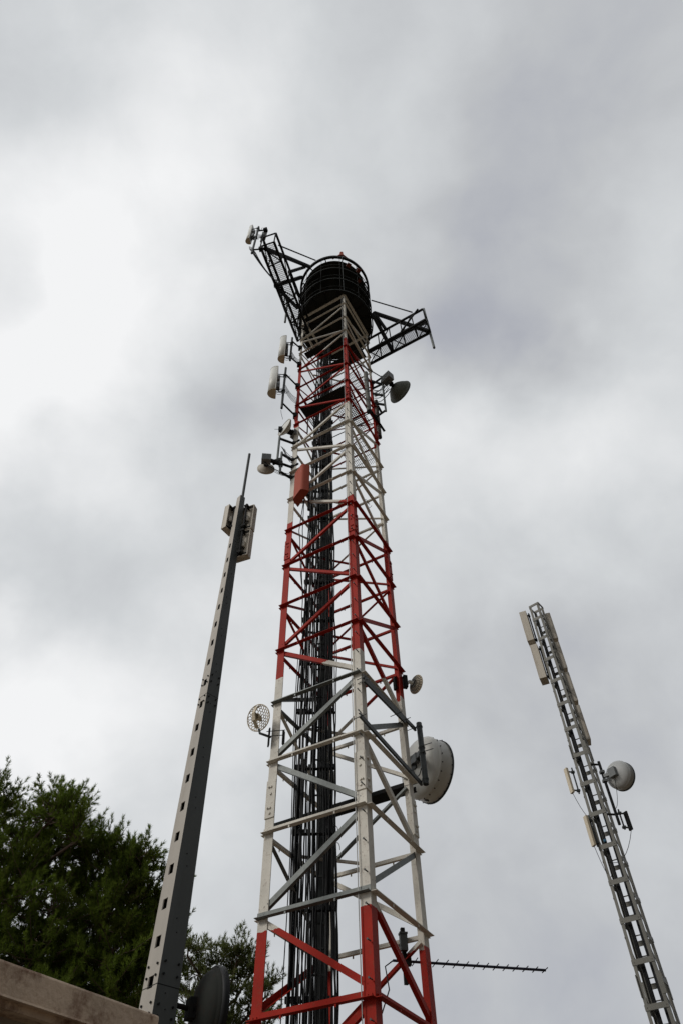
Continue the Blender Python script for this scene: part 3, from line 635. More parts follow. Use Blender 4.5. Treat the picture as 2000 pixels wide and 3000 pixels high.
# red cabinet on the left face
zb = 16.3 + EYE
qa = [atz(*sF(*p), zb) for p in ((835, 1880), (950, 2030), (1185, 1690), (1010, 1640))]; top = zrow(qa[3].x, qa[3].y, 1357)
t = thing('red_cabinet', qa[1], 'faded red box with rounded front hung on the left face of the tower', 'cabinet')
A_, F_, R_, N_ = [V3(p.x, p.y, 0) for p in qa]
cen = (A_ + F_ + R_ + N_) / 4
poly = []
pl = [A_, F_, R_, N_]
for i, p in enumerate(pl):
    a, b = pl[i - 1], pl[(i + 1) % 4]; r = .09 if i in (3, 0) else .03
    d1, d2 = (a - p).normalized(), (b - p).normalized(); 
    for k in range(7):
        f = k / 6; poly.append(p + d1 * r * (1 - f) ** 2 + d2 * r * f ** 2)
n = len(poly); m = MB()
m.add([p + UP * zb for p in poly] + [p + UP * top for p in poly], [(i, (i + 1) % n, n + (i + 1) % n, n + i) for i in range(n)], True)
m.add([p + UP * zb for p in poly], [tuple(range(n))]); m.add([p + UP * top for p in poly], [tuple(range(n))]); m.build('housing', M['redbox'], t)
m = MB(); q = [cen + (p - cen) * 1.012 for p in poly]; m.add([p + UP * (zb - .015) for p in q] + [p + UP * (zb + .03) for p in q], [(i, (i + 1) % n, n + (i + 1) % n, n + i) for i in range(n)] + [tuple(range(n))]); m.build('bottom_cover', M['redbox'], t)
m = MB(); m.pipe(cen + V3(.25, .28, zb - .3), cen + V3(.25, .28, top - .3), .045); m.bar(cen + V3(.25, .28, zb + .4), cen + V3(0, 0, zb + .4), .1, .1); m.build('mount_pipe', M['galvd'], t)
for i in range(2):
    m = MB(); a = V3(R_.x, R_.y, zb) * .55 + V3(F_.x, F_.y, zb) * .45 - UP * .02
    m.tube(wiggle(a, V3(a.x - .15 + .1 * i, a.y + .5, a.z - .9), -.05 + .05 * i) + wiggle(V3(a.x - .15 + .1 * i, a.y + .5, a.z - .9), V3(-1.1, 13.6, a.z - 3 - i), .05, j=.02)[1:], .013, 6); m.build('cable', M['black'], t)
# yagi on the right
Yg = 14.0; a = at(1206, 2817.6, Yg); b = atz(1596.5, 2842.5, a.z)
t = thing('yagi_antenna', a, 'dark blue yagi antenna with short cross rods pointing right from the lower tower', 'antenna')
dv = (b - a).normalized(); s = dv.cross(UP).normalized()
m = MB(); m.tube([a - dv * .35, b], .022, 10); m.build('boom', M['navy'], t)
L_ = (b - a).length
for i in range(14):
    f = .02 + .975 * i / 13; p = a + (b - a) * f; hl = .19 - .06 * i / 13
    m = MB(); m.tube([p - s * hl, p + s * hl], .009, 6); m.build('element', M['navy'], t)
m = MB(); q = at(1181, 2762, 13.9); m.box(q, .13, .10, .26, V3(1, .2, 0)); m.box(q + V3(.0, .0, .15), .15, .12, .03, V3(1, .2, 0)); m.build('junction_box', M['galvd'], t)
m = MB(); q2 = V3(a.x - .13, a.y, 0); m.bar(q2 + UP * (a.z - .35), q2 + UP * (a.z + .55), .07, .07, s); m.box(V3(a.x - .10, a.y, a.z), .16, .10, .12, dv); m.build('mount_post', M['dark'], t)
m = MB(); m.tube([a - dv * .35, a - dv * .5 - UP * .1, a - dv * .45 - UP * .45, a - dv * .6 - UP * .8], .012, 6); m.build('cable', M['black'], t)
# pale dome dish seen past the cables
c = at(975, 2283, 15.6); t_ = dish('dome_dish', c, V3(.9, .35, .05), .17, 'small white domed dish half hidden behind the black cable bundle', depth=.08, shroud=.1)
m = MB(); q = c - t_[1] * .2; m.tube([q, V3(cor[2].x, cor[2].y, q.z)], .03, 8); m.build('mount_arm', M['galvd'], t_[0])
# ------------------------------------------------------------------ cable ladder and feeder cables
lad = thing('cable_ladder', (-.6, 14.0, 0), 'tall dark cable ladder with rungs rising inside the tower behind the cables', 'cable ladder')
TZ = 30.2 + EYE
for x in (-.72, -.46):
    m = MB(); m.bar(V3(x, 14.02, .02), V3(x, 14.02, TZ), .05, .06, V3(0, 1, 0)); m.build('rail', M['galvd'], lad)
m = MB(); m.prism([(-.085, -.05), (.085, -.05), (.085, .05), (.06, .05), (.06, -.03), (-.06, -.03), (-.06, .05), (-.085, .05)], V3(-.575, 14.2, .02), V3(-.575, 14.2, TZ), V3(1, 0, 0), V3(0, 1, 0)); m.build('post', M['galvd'], lad)
for z in np.arange(.6, TZ, .42):
    m = MB(); m.bar(V3(-.74, 13.98, z), V3(-.44, 13.98, z), .03, .03, UP); m.build('rung', M['galvd'], lad)
for k_, z in enumerate(np.arange(1.3, TZ, 1.45)):
    m = MB(); x0 = -1.14 + max(0, z - 12) * .011
    m.bar(V3(x0, 13.92, z), V3(-.24, 13.92, z), .045, .045, UP)
    for x in np.arange(x0 + .03, -.25, .1): m.box(V3(x, 13.84, z), .07, .09, .09)
    m.build('clamp_bar', M['black'], lad)
nc = 0
def cable(x0, y0, r, ztop, fan=0, xt=None, lab='black feeder cable in the thick bundle inside the tower'):
    global nc; nc += 1
    zs = np.arange(.1, ztop, .55); ph, am = random.uniform(0, 6), random.uniform(.008, .032)
    pts = []; jx = 0; ph2 = random.uniform(0, 6)
    for z in zs:
        jx = .8 * jx + random.uniform(-.012, .012) + .006 * math.sin(z * .45 + ph2)
        f = max(0, (z - 11.0) / 19.0); x = x0 + ((xt if xt is not None else x0) - x0) * f
        low = max(0, (5.0 - z) / 5.0)
        pts.append(V3(x + jx + am * math.sin(z * 1.3 + ph) + random.uniform(-.006, .006) + fan * low * low, y0 + am * math.cos(z * .9 + ph) - .15 * low * abs(fan) * 4, z))
    m = MB(); m.tube(pts, r, 6)
    o = m.build('feeder_cable', M['black']); return tag(o, lab, 'cable', 'black feeder cables inside the tower')
for i in range(9): cable(-1.12 + .021 * i, 13.80 + .05 * (i % 2), random.choice((.012, .016, .02)), TZ - random.uniform(0, 6), -.25 + .03 * i, -.90 + .014 * i)
for i in range(11): cable(-.94 + .025 * i + random.uniform(-.006, .006), 13.78 + .08 * (i % 3), random.choice((.008, .012, .016)), TZ - random.uniform(0, 3), -.06, -.80 + .02 * i)
for i in range(5): cable(-.67 + .02 * i, 13.82 + .05 * (i % 2), random.choice((.008, .010, .014)), TZ - 1, 0, -.66 + .02 * i)
for i in range(11): cable(-.50 + .0255 * i + random.uniform(-.008, .008), 13.80 + .06 * (i % 2), random.choice((.013, .017, .021)), TZ - random.uniform(0, 4), .03, -.46 + .017 * i)
for i in range(4): cable(-.47 + .065 * i, 13.95, .02, TZ - random.uniform(0, 2), .02, -.45 + .03 * i)
m = MB(); x_ = at(843, 2600, 13.3).x
m.tube([V3(x_ + .02 * math.sin(z), 13.3, z) for z in np.arange(.1, 13, .6)], .010, 6); tag(m.build('loose_cable', M['black']), 'single thin black cable hanging apart, left of the bundle', 'cable')
# loops and stray tails on the bundle
for i, (px, py) in enumerate(((980, 2440), (985, 2490), (1075, 1480), (1068, 1470))):
    Y = 13.7 if px < 1000 else 13.2; p = at(px, py, Y); m = MB(); m.tube([p + V3(.07 * math.cos(a) + .01 * a, .03 * math.sin(a), .16 * math.sin(a)) for a in np.linspace(0, 6.2, 16)], .007, 5)
    tag(m.build('cable_loop', M['black']), ['upper small black cable loop on the right edge of the bundle', 'lower small black cable loop on the right edge of the bundle', 'right coil of thin wire hung on the white right face', 'left coil of thin wire hung on the white right face'][i], 'cable')
# ------------------------------------------------------------------ left pole
az = math.radians(-13.36); DP = 11.24; PC = V3(DP * math.sin(az), DP * math.cos(az), 0)
ca = -PC.normalized(); ang = math.atan2(ca.y, ca.x)
nr_ = V3(math.cos(ang + math.radians(31)), math.sin(ang + math.radians(31)), 0); nl_ = V3(math.cos(ang - math.radians(59)), math.sin(ang - math.radians(59)), 0)
PTOP = 14.39 + EYE
def hs(z): t_ = (z - EYE) / DP; return .5 * (.0516 - .0263 * t_) * DP / (math.sin(math.radians(31)) + math.cos(math.radians(31)))
pole = thing('steel_pole', PC, 'tapering grey square steel pole with a row of square holes, left of the tower', 'pole')
hole_t = [1.106 - .0446 * i for i in range(26)]; hz = sorted([t_ * DP + EYE for t_ in hole_t if t_ * DP + EYE > .5])
m = MB()
def pt(z, u, v): h = hs(z); return PC + nl_ * (h * u) + nr_ * (h * v) + UP * z
# three plain faces (inside and outside skins)
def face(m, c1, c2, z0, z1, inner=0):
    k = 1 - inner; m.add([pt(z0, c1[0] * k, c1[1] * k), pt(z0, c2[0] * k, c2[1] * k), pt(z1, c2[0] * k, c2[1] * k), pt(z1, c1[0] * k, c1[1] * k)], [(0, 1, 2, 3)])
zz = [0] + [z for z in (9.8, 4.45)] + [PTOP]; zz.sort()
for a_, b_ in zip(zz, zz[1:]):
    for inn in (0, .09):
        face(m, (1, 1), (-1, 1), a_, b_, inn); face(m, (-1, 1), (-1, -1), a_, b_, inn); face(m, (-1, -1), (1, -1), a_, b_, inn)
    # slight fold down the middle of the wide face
m.build('shaft', M['zinc_shaded'], pole)  # plain faces take the zinc darkened for shade
m = MB(); low = MB()
# holed face (u = 1), strips around each opening
prev = 0
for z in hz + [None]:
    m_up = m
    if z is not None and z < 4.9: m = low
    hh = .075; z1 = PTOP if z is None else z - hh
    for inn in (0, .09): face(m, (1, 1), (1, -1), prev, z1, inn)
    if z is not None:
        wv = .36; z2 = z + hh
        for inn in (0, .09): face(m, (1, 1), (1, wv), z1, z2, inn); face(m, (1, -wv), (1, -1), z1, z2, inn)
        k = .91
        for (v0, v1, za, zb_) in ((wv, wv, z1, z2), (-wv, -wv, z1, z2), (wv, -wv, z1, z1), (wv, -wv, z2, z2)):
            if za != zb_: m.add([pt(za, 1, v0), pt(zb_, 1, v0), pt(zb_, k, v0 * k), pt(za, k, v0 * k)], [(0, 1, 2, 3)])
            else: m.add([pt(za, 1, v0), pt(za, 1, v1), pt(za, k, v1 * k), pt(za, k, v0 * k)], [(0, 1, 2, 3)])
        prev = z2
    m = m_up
m.build('lit_holed_face', M['pole'], pole); low.build('lower_holed_face', M['galv'], pole)  # holed face of the shaft, its lit tone painted into the material
m = MB()
for zc_ in (9.87, 4.35 + EYE - 1.0):
    for dz in (-.32, -.2, .12, .26):
        for e_ in (-.62, .62):
            m.bolt(pt(zc_ + dz, 1, e_), nl_, .016, .02); m.bolt(pt(zc_ + dz * 1.1, e_, 1), nr_, .016, .02)
for z in np.arange(2, PTOP, .93):
    for e_ in (-.1, .08): m.bolt(pt(z + e_, .1 + e_, 1), nr_, .008, .008)
m.build('bolts', M['dark'], pole)
for zc_ in (9.7, 4.95):
    m = MB()
    for u0, v0, u1, v1 in ((1.004, 1.004, 1.004, -1.004), (-1.004, 1.004, 1.004, 1.004)):
        m.add([pt(zc_, u0, v0), pt(zc_, u1, v1), pt(zc_ + .012, u1, v1), pt(zc_ + .012, u0, v0)], [(0, 1, 2, 3)])
    m.build('joint_seam', M['dark'], pole)
wp = PC + nr_ * .03 - nl_ * .02
m = MB(); m.tube([wp + UP * (PTOP - .6), wp + UP * 18.02], .036, 12); tag(m.build('whip_pipe', M['galvd']), 'thin plain grey pipe standing out of the top of the left pole', 'pipe')
def panelbox(c, X, sx, sy, h, z0, label, name='panel_antenna', mt='cab', tube=True, grp=None):
    """c footprint centre, X width dir, sy depth; front = +Y side, open back = -Y side"""
    X = hor(X); Y = V3(-X.y, X.x, 0); t = thing(name, V3(c.x, c.y, z0), label, 'antenna', grp)
    m = MB(); c3 = V3(c.x, c.y, z0 + h / 2); th = .02
    m.box(c3 + Y * (sy / 2 - th / 2), sx, th, h, X, Y)
    for s_ in (-1, 1):
        m.box(c3 + X * s_ * (sx / 2 - th / 2) - Y * th / 2, th, sy - th, h, X, Y)
        m.box(c3 + UP * s_ * (h / 2 - th / 2) - Y * th / 2, sx - 2 * th, sy - th, th, X, Y)
    m.build('shell', M[mt], t, .006)
    m = MB(); m.box(c3 - Y * (sy * .12), sx - 2 * th - .004, .01, h - 2 * th - .004, X, Y); bp_ = m.build('back_plate', M[mt], t)
    if tube:
        m = MB(); q = c3 - Y * (sy * .3) - UP * h * .05; m.pipe(q - UP * .09, q + UP * .09, .07, .01); m.build('socket', M[mt], t)
    m = MB(); pq = c3 - Y * (sy * .5 + .06)
    for f in (-.42, .42):
        m.bar(pq + UP * h * f - X * sx * .05, c3 - Y * (sy * .1) + UP * h * f, .03, .05); m.box(pq + UP * h * f, .10, .08, .06, X, Y)
        m.bar(c3 - Y * (sy * .45) + UP * h * f - X * sx * .42, c3 - Y * (sy * .45) + UP * h * f + X * sx * .42, .025, .03, UP)
    m.pipe(pq - UP * h * .48, pq + UP * h * .5, .028); m.build('mount', M['dark'], t)
    m = MB()
    for i in range(4): m.tube(wiggle(c3 - Y * sy * .2 + X * random.uniform(-.08, .08) - UP * h * random.uniform(0, .3), pq - UP * h * random.uniform(.2, .5) + X * .03, random.uniform(.02, .15)), .010, 5)
    m.build('cable', M['black'], t)
    return t
G_ = lambda x, y: (620 + x * .10204, 1440 + y * .10204)
zB = 13.17 + EYE; A_ = atz(*G_(275, 1080), zB); B_ = atz(*G_(430, 1000), zB); Cc = atz(*G_(520, 1310), zB)
wd_ = hor(Cc - A_); fr = V3(-wd_.y, wd_.x, 0)
if fr.x > 0: fr = -fr
cc = V3(A_.x, A_.y, 0) + wd_ * .15 - fr * .075
X_ = V3(fr.y, -fr.x, 0)
panelbox(cc, X_, .31, .155, .90, zB, 'beige open backed box antenna on the left side of the pole top', grp='box antennas on the left pole')
E_ = atz(*G_(1110, 1945), 12.1 + EYE); F_ = atz(*G_(750, 2055), 12.1 + EYE)
wd2 = hor(F_ - E_); fr2 = V3(-wd2.y, wd2.x, 0)
if fr2.x < 0 and fr2.y < 0: fr2 = -fr2
if fr2.y < 0: fr2 = -fr2
X2 = V3(fr2.y, -fr2.x, 0)
c2 = V3(E_.x, E_.y, 0) + wd2 * .17 - fr2 * .09
panelbox(c2, X2, .36, .18, .93, 12.1 + EYE, 'beige box antenna right of the left pole, lower of the two stacked there', grp='box antennas on the left pole')
panelbox(c2 + V3(.01, .0, 0), X2, .36, .18, .93, 13.07 + EYE, 'beige box antenna right of the left pole top, upper of the two stacked', grp='box antennas on the left pole')
# dark dish on the pole, low down
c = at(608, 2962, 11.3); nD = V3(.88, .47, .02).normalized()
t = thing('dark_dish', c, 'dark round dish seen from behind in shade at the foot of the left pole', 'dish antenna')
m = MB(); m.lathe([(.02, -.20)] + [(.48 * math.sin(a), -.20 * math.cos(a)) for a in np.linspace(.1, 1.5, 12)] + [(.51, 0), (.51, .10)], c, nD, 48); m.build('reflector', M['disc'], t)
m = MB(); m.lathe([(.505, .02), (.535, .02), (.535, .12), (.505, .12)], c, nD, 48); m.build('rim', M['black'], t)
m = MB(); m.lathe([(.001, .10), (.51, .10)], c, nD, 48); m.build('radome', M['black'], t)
m = MB(); hb = c - nD * .24; m.box(hb, .1, .2, .24, nD); m.tube([hb, V3(PC.x + .1, PC.y, c.z)], .035, 8); m.lathe([(.12, 0), (.10, .08)], hb + nD * .0, nD, 20)
m.build('mount', M['dark'], t)
# ------------------------------------------------------------------ right lattice mast
mast = thing('lattice_mast', V3(*(ray(1900, 2900).xy.normalized() * 22), 0), 'slender grey square lattice mast on the right with a ladder of flat plates', 'mast')
D2 = 22.0
def mc(z, i):
    t_ = (z - EYE) / D2; al = 19.95 + (.884 - t_) * -.70; ar = 20.96 + (.884 - t_) * .10
    a, b = math.radians(al), math.radians(ar); A = V3(math.sin(a), math.cos(a), 0) * D2; B = V3(math.sin(b), math.cos(b), 0) * (D2 - .22 * (B_w(z)))
    d = (B - A); n = V3(-d.y, d.x, 0)
    if n.y < 0: n = -n
    return [A, B, B + n, A + n][i] + UP * z
def B_w(z): return .6
MT = .884 * D2 + EYE
for i in range(4):
    m = MB(); P, Q = mc(0, i), mc(MT, i); j1, j2 = mc(8, (i + 1) % 4) - mc(8, i), mc(8, (i - 1) % 4) - mc(8, i)
    m.ell(P, Q, j1.normalized(), j2.normalized(), .085, .085, .01); 
    for z in (7.8, 14.5):
        p = mc(z, i); m.bar(p - UP * .25, p + UP * .25, .10, .02, j1.normalized())
    m.build('leg', M['mast'], mast)
t0 = .579
zr = [D2 * (t0 - .0455 * k) + EYE for k in range(-6, 14)]
for k, z in enumerate(zr):
    if z < .5 or z > MT: continue
    for i in range(4):
        m = MB(); zz_ = z if i in (0, 3) else z - .42
        a, b = mc(zz_, i), mc(zz_, (i + 1) % 4); n = (b - a).normalized().cross(UP)
        a2 = a + (b - a).normalized() * .01; m.bar(a + n * .008, b + n * .008, .012, .13, UP)
        for q, sg in ((a, 1), (b, -1)): m.bolt(q + (b - a).normalized() * .05 * sg + n * .014, n, .012, .012)
        m.build('cross_plate', M['mast'], mast)
        if i in (1, 3):
            m = MB(); zlo = zz_; zhi = min(zz_ + .62, MT); p, q = (i, (i + 1) % 4) if i == 1 else ((i + 1) % 4, i)
            m.bar(mc(zlo, q), mc(zhi, p), .012, .07, UP); m.build('diagonal_brace', M['mast'], mast)
m = MB()
for i in range(4): m.bar(mc(MT, i), mc(MT, (i + 1) % 4), .03, .10, UP)
m.build('top_frame', M['mast'], mast)
for k in range(4):
    z = MT - 1.0 * k - .7
    for i in (0,):
        m = MB(); a, b = mc(z, i), mc(z, (i + 1) % 4); n = (b - a).normalized().cross(UP); m.bar(a + n * .008, b + n * .008, .012, .08, UP); m.build('cross_plate', M['mast'], mast)
# inner ladder
def mi(z, u, v): return mc(z, 0) + (mc(z, 1) - mc(z, 0)) * u + (mc(z, 3) - mc(z, 0)) * v
lad2 = thing('mast_ladder', mi(0, .5, .4), 'narrow climbing ladder inside the grey mast on the right', 'ladder')
for u in (.36, .74):
    m = MB(); m.bar(mi(.1, u, .45), mi(MT - .4, u, .45), .03, .045, UP.orthogonal()); m.build('rail', M['galvd'], lad2)
for z in np.arange(.5, MT - .6, .5):
    m = MB(); m.tube([mi(z, .34, .43), mi(z, .76, .43)], .016, 8); m.build('rung', M['mast'], lad2)
for i in range(9):
    u, v = (.30 + .022 * i, .3 + .05 * (i % 2)) if i < 6 else (.70 + .04 * (i - 6), .35)
    m = MB(); zt_ = MT - (1.5 + i * .7 if i < 6 else 8 + 2 * (i - 6)); ph = random.uniform(0, 6)
    m.tube([mi(z, u + .012 * math.sin(z + ph), v) for z in np.arange(.1, zt_, .6)], .017 if i < 6 else .022, 6)
    tag(m.build('mast_cable', M['black']), 'black feeder cable running up inside the grey mast', 'cable', 'black cables inside the grey mast')
for z in (5.1, 11.5, 6.7):
    m = MB(); p = mi(z, .38, .26); m.lathe([(.03, 0), (.045, .0), (.045, .08), (.03, .08)], p, UP, 12); tag(m.build('tape_wrap', M['blue']), 'blue tape wrapped round the cables inside the grey mast', 'tape', 'blue tape wraps in the mast')
# boxes on the mast
S8 = lambda x, y: (1480 + x * .5355, 1740 + y * .5355)
def mastbox(pa, pb, dist, wdir, wid, dep, label, mt='cab'):
    ra, rb = ray(*S8(*pa)), ray(*S8(*pb)); hd = ra.xy.length
    top = ra * (dist / ra.xy.length); bot = rb * (dist / rb.xy.length)
    h = top.z - bot.z; c = V3((top.x + bot.x) / 2, (top.y + bot.y) / 2, 0)
    wdv = hor(wdir); return panelbox(c, wdv, wid, dep, h, bot.z + EYE, label, mt=mt, grp='box antennas on the right mast', tube=True)
# left pair: front faces left, open back to the right
lw = V3(.45, 1, 0)
mastbox((100, 115), (143, 272), 22.15, lw, .46, .27, 'beige box antenna on the left of the mast top, upper one of the pair')
mastbox((160, 295), (210, 478), 22.15, lw, .46, .27, 'beige box antenna on the left of the mast, lower one of the pair')
rw = V3(-.25, -1, 0)
for (a, b, lb) in (((252, 120), (285, 262), 'topmost beige box antenna in the column right of the mast'), ((300, 280), (338, 425), 'second beige box antenna from the top in the column right of the mast'),
                   ((352, 445), (396, 603), 'third beige box antenna from the top in the column right of the mast'), ((412, 625), (462, 815), 'lowest beige box antenna in the column right of the mast')):
    mastbox((a[0] - 16, a[1]), (b[0] - 16, b[1]), 22.5, rw, .40, .18, lb)
# dish, side pipe and small panels on the mast
def q8(x, y, dist): r = ray(*S8(x, y)); r = r * (dist / r.xy.length); return V3(r.x, r.y, r.z + EYE)
c = q8(640, 1000, 22.3); t, n, c, dp = dish('mast_dish', c, V3(.80, .60, .03), .43, 'white round dish on a side pipe right of the grey mast', depth=.22, shroud=.22, mats=('radiol', 'whitep'))
hb = c - n * .46
sp_ = q8(565, 1090, 22.0); pz = [zrow(sp_.x, sp_.y, 1740 + k * .5355) for k in (918, 1262)]
m = MB(); m.pipe(V3(sp_.x, sp_.y, pz[1]), V3(sp_.x, sp_.y, pz[0]), .045); m.build('mount_pipe', M['dark'], t)
m = MB(); m.box(hb, .2, .25, .28, n); m.bar(hb, V3(sp_.x, sp_.y, hb.z), .08, .1); m.box(V3(sp_.x, sp_.y, hb.z + .15), .14, .14, .08); m.box(V3(sp_.x, sp_.y, hb.z - .15), .14, .14, .08); m.build('hub', M['radio'], t)
for f in (.05, .85):
    z = pz[0] + (pz[1] - pz[0]) * f; m = MB(); m.bar(V3(sp_.x, sp_.y, z), mc(z, 1), .04, .05, UP); m.build('arm', M['dark'], t)
m = MB(); m.tube(wiggle(hb - UP * .1, V3(sp_.x, sp_.y, pz[1] + .5), .3), .008, 5); m.build('cable', M['black'], t)
def slim(a, b, dist, w_, d_, dirv, label, mt, off, cab=True):
    ra = q8(*a, dist); rb = q8(*b, dist); cx = V3((ra.x + rb.x) / 2, (ra.y + rb.y) / 2, 0); t = thing('slim_panel_antenna', V3(cx.x, cx.y, rb.z), label, 'antenna', 'slim panel antennas on the right mast')
    dv = hor(dirv); m = MB(); h = ra.z - rb.z; m.box(cx + UP * (rb.z + h / 2), w_, d_, h, dv); m.build('panel', M[mt], t, .008)
    m = MB(); q = cx + off
    for f in (.12, .88): m.bar(cx + UP * (rb.z + h * f), q + UP * (rb.z + h * f), .03, .04, UP); m.box(q + UP * (rb.z + h * f), .1, .1, .06)
    m.pipe(q + UP * rb.z, q + UP * (ra.z + .05), .025)
    m.build('mount', M['galvd'], t)
    if cab: m = MB(); m.tube(wiggle(cx + UP * rb.z, mi(rb.z - .8, .2, .2), .35), .009, 5); m.build('cable', M['black'], t)
slim((333, 955), (360, 1090), 21.95, .08, .15, V3(.9, .3, 0), 'slim ivory panel antenna left of the mast, the upper of two ivory ones', 'ivory', V3(.22, .05, 0))
slim((440, 1215), (478, 1380), 21.9, .08, .15, V3(.9, .3, 0), 'slim ivory panel antenna left of the mast, the lower of two ivory ones', 'ivory', V3(.12, .05, 0))
slim((650, 1192), (688, 1292), 22.2, .05, .14, V3(.85, .5, 0), 'slim dark panel antenna tilted at the foot of the side pipe right of the mast', 'dark', V3(-.2, -.05, 0))
# ------------------------------------------------------------------ building, roof corner at the lower left
RZ = 1.8 + EYE; c1 = atz(0 + 858 * .5485, 2150 + 1505 * .5485, RZ); c0 = atz(0, 2150 + 1195 * .5485, RZ)
e1 = hor(c0 - c1); inn = V3(e1.y, -e1.x, 0)
if inn.x > 0: inn = -inn
bld = thing('concrete_building', c1 + inn * 3, 'low building with a stained concrete roof slab at the lower left corner', 'building')
m = MB(); P = [V3(c1.x, c1.y, 0), V3(c1.x, c1.y, 0) + e1 * 6.5, V3(c1.x, c1.y, 0) + e1 * 6.5 + inn * 5, V3(c1.x, c1.y, 0) + inn * 5]
TH = .20
m.add([p + UP * (RZ - TH) for p in P] + [p + UP * RZ for p in P], [(0, 1, 2, 3), (4, 5, 6, 7), (0, 1, 5, 4), (1, 2, 6, 5), (2, 3, 7, 6), (3, 0, 4, 7)])
m.build('roof_slab', M['concrete'], bld, .018)
m = MB(); off = .32; W_ = [P[0] + (e1 + inn) * off, P[1] + (-e1 + inn) * off, P[2] + (-e1 - inn) * off, P[3] + (e1 - inn) * off]
m.add([p for p in W_] + [p + UP * (RZ - TH - .001) for p in W_], [(0, 1, 5, 4), (1, 2, 6, 5), (2, 3, 7, 6), (3, 0, 4, 7)]); m.build('wall', M['render'], bld)
m = MB(); a, b = P[0] + inn * .07 + e1 * .07, P[1] + inn * .07; m.bar(a + UP * (RZ - TH - .02), b + UP * (RZ - TH - .02), .05, .04, UP); m.build('drip_edge', M['concrete'], bld)
# ------------------------------------------------------------------ pines
def shoots(P, D, need, L, ln, wd):
    """bottle-brush shoots: P, D (k,3) base and direction -> needle triangles"""
    k = len(P); Ls = L * rng.uniform(.6, 1.2, (k, 1)); P = np.repeat(P, need, 0); D = np.repeat(D, need, 0); Ls = np.repeat(Ls, need, 0)
    f = rng.uniform(0, 1, (len(P), 1)) ** .8
    R_ = rng.normal(size=P.shape); R_ -= D * (R_ * D).sum(1, keepdims=True); R_ /= np.linalg.norm(R_, axis=1, keepdims=True) + 1e-9
    a = rng.uniform(.45, 1.25, (len(P), 1)) * (1.05 - .45 * f); dirn = D * np.cos(a) + R_ * np.sin(a)
    st = P + D * Ls * f; tipv = st + dirn * rng.uniform(.7, 1.1, (len(P), 1)) * ln
    sd = np.cross(dirn, rng.normal(size=P.shape)); sd /= np.linalg.norm(sd, axis=1, keepdims=True) + 1e-9
    return np.stack([st - sd * wd, st + sd * wd, tipv], 1).reshape(-1, 3)
def pine(blobs, base, label, leafm, n_tw, need, ln, wd, L, grp='pine trees behind the pole'):
    t = thing('pine_tree', base, label, 'tree', grp); wood = MB(); PP = []; DD = []
    cen = sum((Vector(b[0]) for b in blobs), Vector()) / len(blobs)
    tz = cen.z + .5; tr = [Vector(base), Vector(base) + UP * (tz * .35) + V3(.12, .05, 0), Vector(base) + UP * (tz * .7) + V3(-.05, .1, 0), V3(base[0], base[1], tz) + V3(.1, 0, 0)]
    tm = MB(); tm.tube(tr, [.2, .16, .11, .05], 10); tm.build('trunk', M['bark'], t)
    for c, r, dens in blobs:
        c = Vector(c); f = min(.95, max(.25, (c.z - r * 1.6) / tz)); st = tr[0].lerp(tr[3], f); root = c - UP * r * .8
        md = st.lerp(root, .5) - UP * .15; wood.tube([st, md, root, c - UP * r * .1], [.05, .04, .028, .012], 6)
        for _ in range(int(n_tw * dens)):
            d = V3(*rng.normal(size=3)); d.z = abs(d.z) * .9 - .25; d.normalize()
            o = root.lerp(c, rng.uniform(.0, .6)) + V3(*(rng.normal(size=3) * r * .12)); ext = r * rng.uniform(.5, 1.1)
            e = o + d * ext + UP * ext * .10; mid = o.lerp(e, .5) - UP * ext * .07
            wood.tube([o, mid, e], [.013, .008, .004], 4, False)
            ns = max(3, int(ext / .10))
            for i in range(ns):
                g_ = .35 + .65 * i / (ns - 1); p = (o.lerp(mid, g_ * 2) if g_ < .5 else mid.lerp(e, g_ * 2 - 1)); ax = (e - mid).normalized()
                side = ax.cross(V3(*rng.normal(size=3))).normalized()
                dd_ = (ax * (.9 if i == ns - 1 else .5) + side * (0 if i == ns - 1 else .75) + UP * .42).normalized(); PP.append(p); DD.append(dd_)
                if i < ns - 1 and rng.random() < .5: PP.append(p); DD.append((ax * .5 - side * .6 + UP * .5).normalized())
    wood.build('branches', M['bark'], t)
    v = shoots(np.array([tuple(p) for p in PP]), np.array([tuple(d) for d in DD]), need, L, ln, wd) - np.array(tuple(ORG[t]))
    me = bpy.data.meshes.new('crown'); nv = len(v); me.vertices.add(nv); me.vertices.foreach_set('co', v.ravel())
    me.loops.add(nv); me.loops.foreach_set('vertex_index', np.arange(nv)); nf = nv // 3; me.polygons.add(nf)
    me.polygons.foreach_set('loop_start', np.arange(0, nv, 3)); me.polygons.foreach_set('loop_total', np.full(nf, 3)); me.update(); me.validate()
    me.materials.append(leafm); o = bpy.data.objects.new('crown', me); C.objects.link(o); o.parent = t; print(label, len(PP), nf); return t
def B(px, py, Y, r, dens=1): p = at(px, py, Y); return ((p.x, p.y, p.z), r, dens)
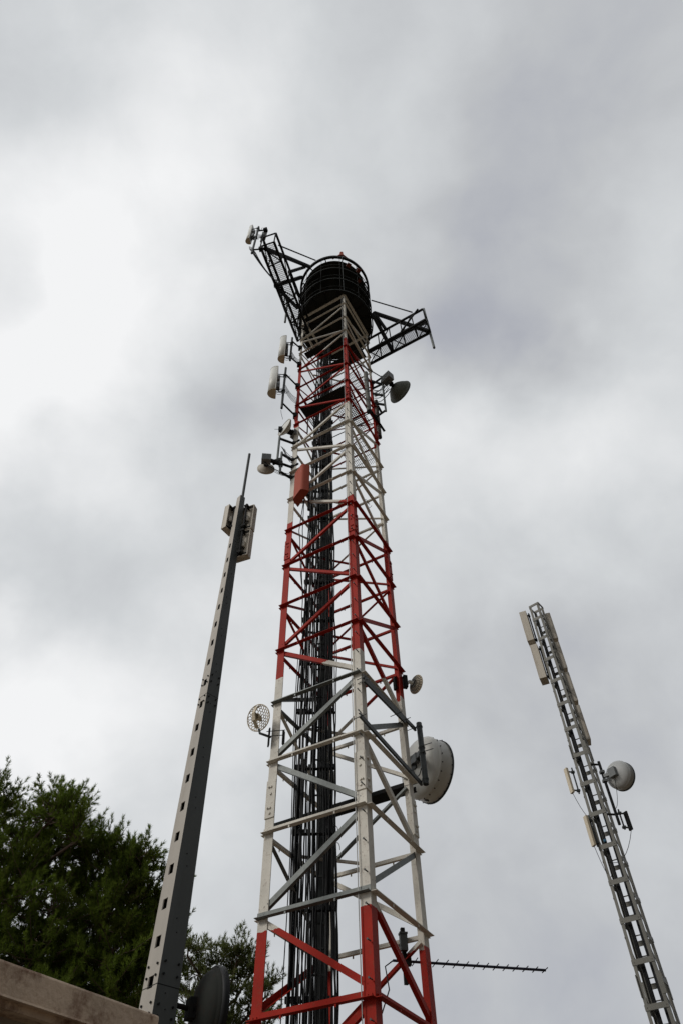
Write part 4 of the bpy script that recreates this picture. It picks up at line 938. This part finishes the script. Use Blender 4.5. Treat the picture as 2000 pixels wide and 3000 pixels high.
A1 = [B(-60, 2330, 14, .8), B(20, 2320, 14, .75), B(75, 2395, 14.2, .7), B(165, 2340, 13.6, .65), B(215, 2330, 13.9, .62), B(190, 2420, 14.2, .75), B(90, 2480, 14, .8), B(235, 2410, 13.5, .5),
      B(0, 2450, 13.6, .85), B(150, 2520, 14.4, .85), B(60, 2570, 13.6, .8), B(-50, 2560, 14.3, .9), B(160, 2620, 13.8, .8), B(20, 2680, 14.2, .9), B(120, 2720, 13.7, .8), B(-60, 2700, 13.5, .9), B(60, 2800, 14, .9), B(180, 2760, 14.2, .8), B(-40, 2830, 14, .9),
      B(150, 2860, 13.8, .8), B(40, 2900, 13.6, .9)]
pine(A1, (-8.2, 15.5, 0), 'tall dark pine at the left edge with open feathery branch tips, nearest the building', M['needle'], 40, 36, .095, .0060, .13)
A2 = [B(265, 2470, 14.6, .6), B(330, 2450, 14.4, .62), B(385, 2500, 14.6, .55), B(430, 2490, 14.2, .5), B(300, 2530, 14.8, .8), B(370, 2560, 14.3, .75), B(440, 2560, 14.6, .65), B(470, 2620, 14.9, .6),
      B(240, 2600, 14.5, .8), B(320, 2640, 14.2, .8), B(400, 2660, 14.6, .8), B(455, 2710, 14.8, .65), B(250, 2700, 14.8, .85), B(340, 2740, 14.3, .8), B(410, 2780, 14.6, .75), B(270, 2810, 14.5, .85), B(350, 2850, 14.2, .8), B(430, 2870, 14.8, .7),
      B(200, 2870, 14.6, .85), B(300, 2920, 14.4, .8), B(390, 2950, 14.6, .75), B(440, 2990, 14.8, .7), B(230, 2960, 14.2, .8)]
pine(A2, (-5.2, 16.2, 0), 'dense dark pine between the left edge tree and the grey pole', M['needle'], 40, 36, .095, .0060, .13)
A3 = [B(560, 2730, 21, .75, .8), B(590, 2790, 21.5, .8, .9), B(700, 2750, 21, .75, .8), B(660, 2790, 21.5, .7, .7), B(735, 2800, 21.3, .6, .8), B(560, 2860, 21.5, .8, .7), B(640, 2860, 21, .75, .6), B(700, 2850, 21.6, .75, .7), B(780, 2870, 21, .5, .8),
      B(730, 2920, 21.4, .75, .6), B(650, 2940, 21.3, .8, .6), B(560, 2950, 21.5, .8, .7), B(780, 2950, 21.5, .55, .6), B(700, 2990, 21, .8, .6), B(600, 3030, 21, .8, .7), B(520, 2800, 21.8, .7, .7)]
pine(A3, (-3.6, 22.3, 0), 'sparse pale pine showing sky through its crown between the pole and the tower', M['needle2'], 22, 30, .12, .0075, .16)
for o in list(bpy.data.objects):
    for k_ in ('cycles',): pass
print('objects', len(bpy.data.objects), 'tris', sum(len(m.polygons) for m in bpy.data.meshes))
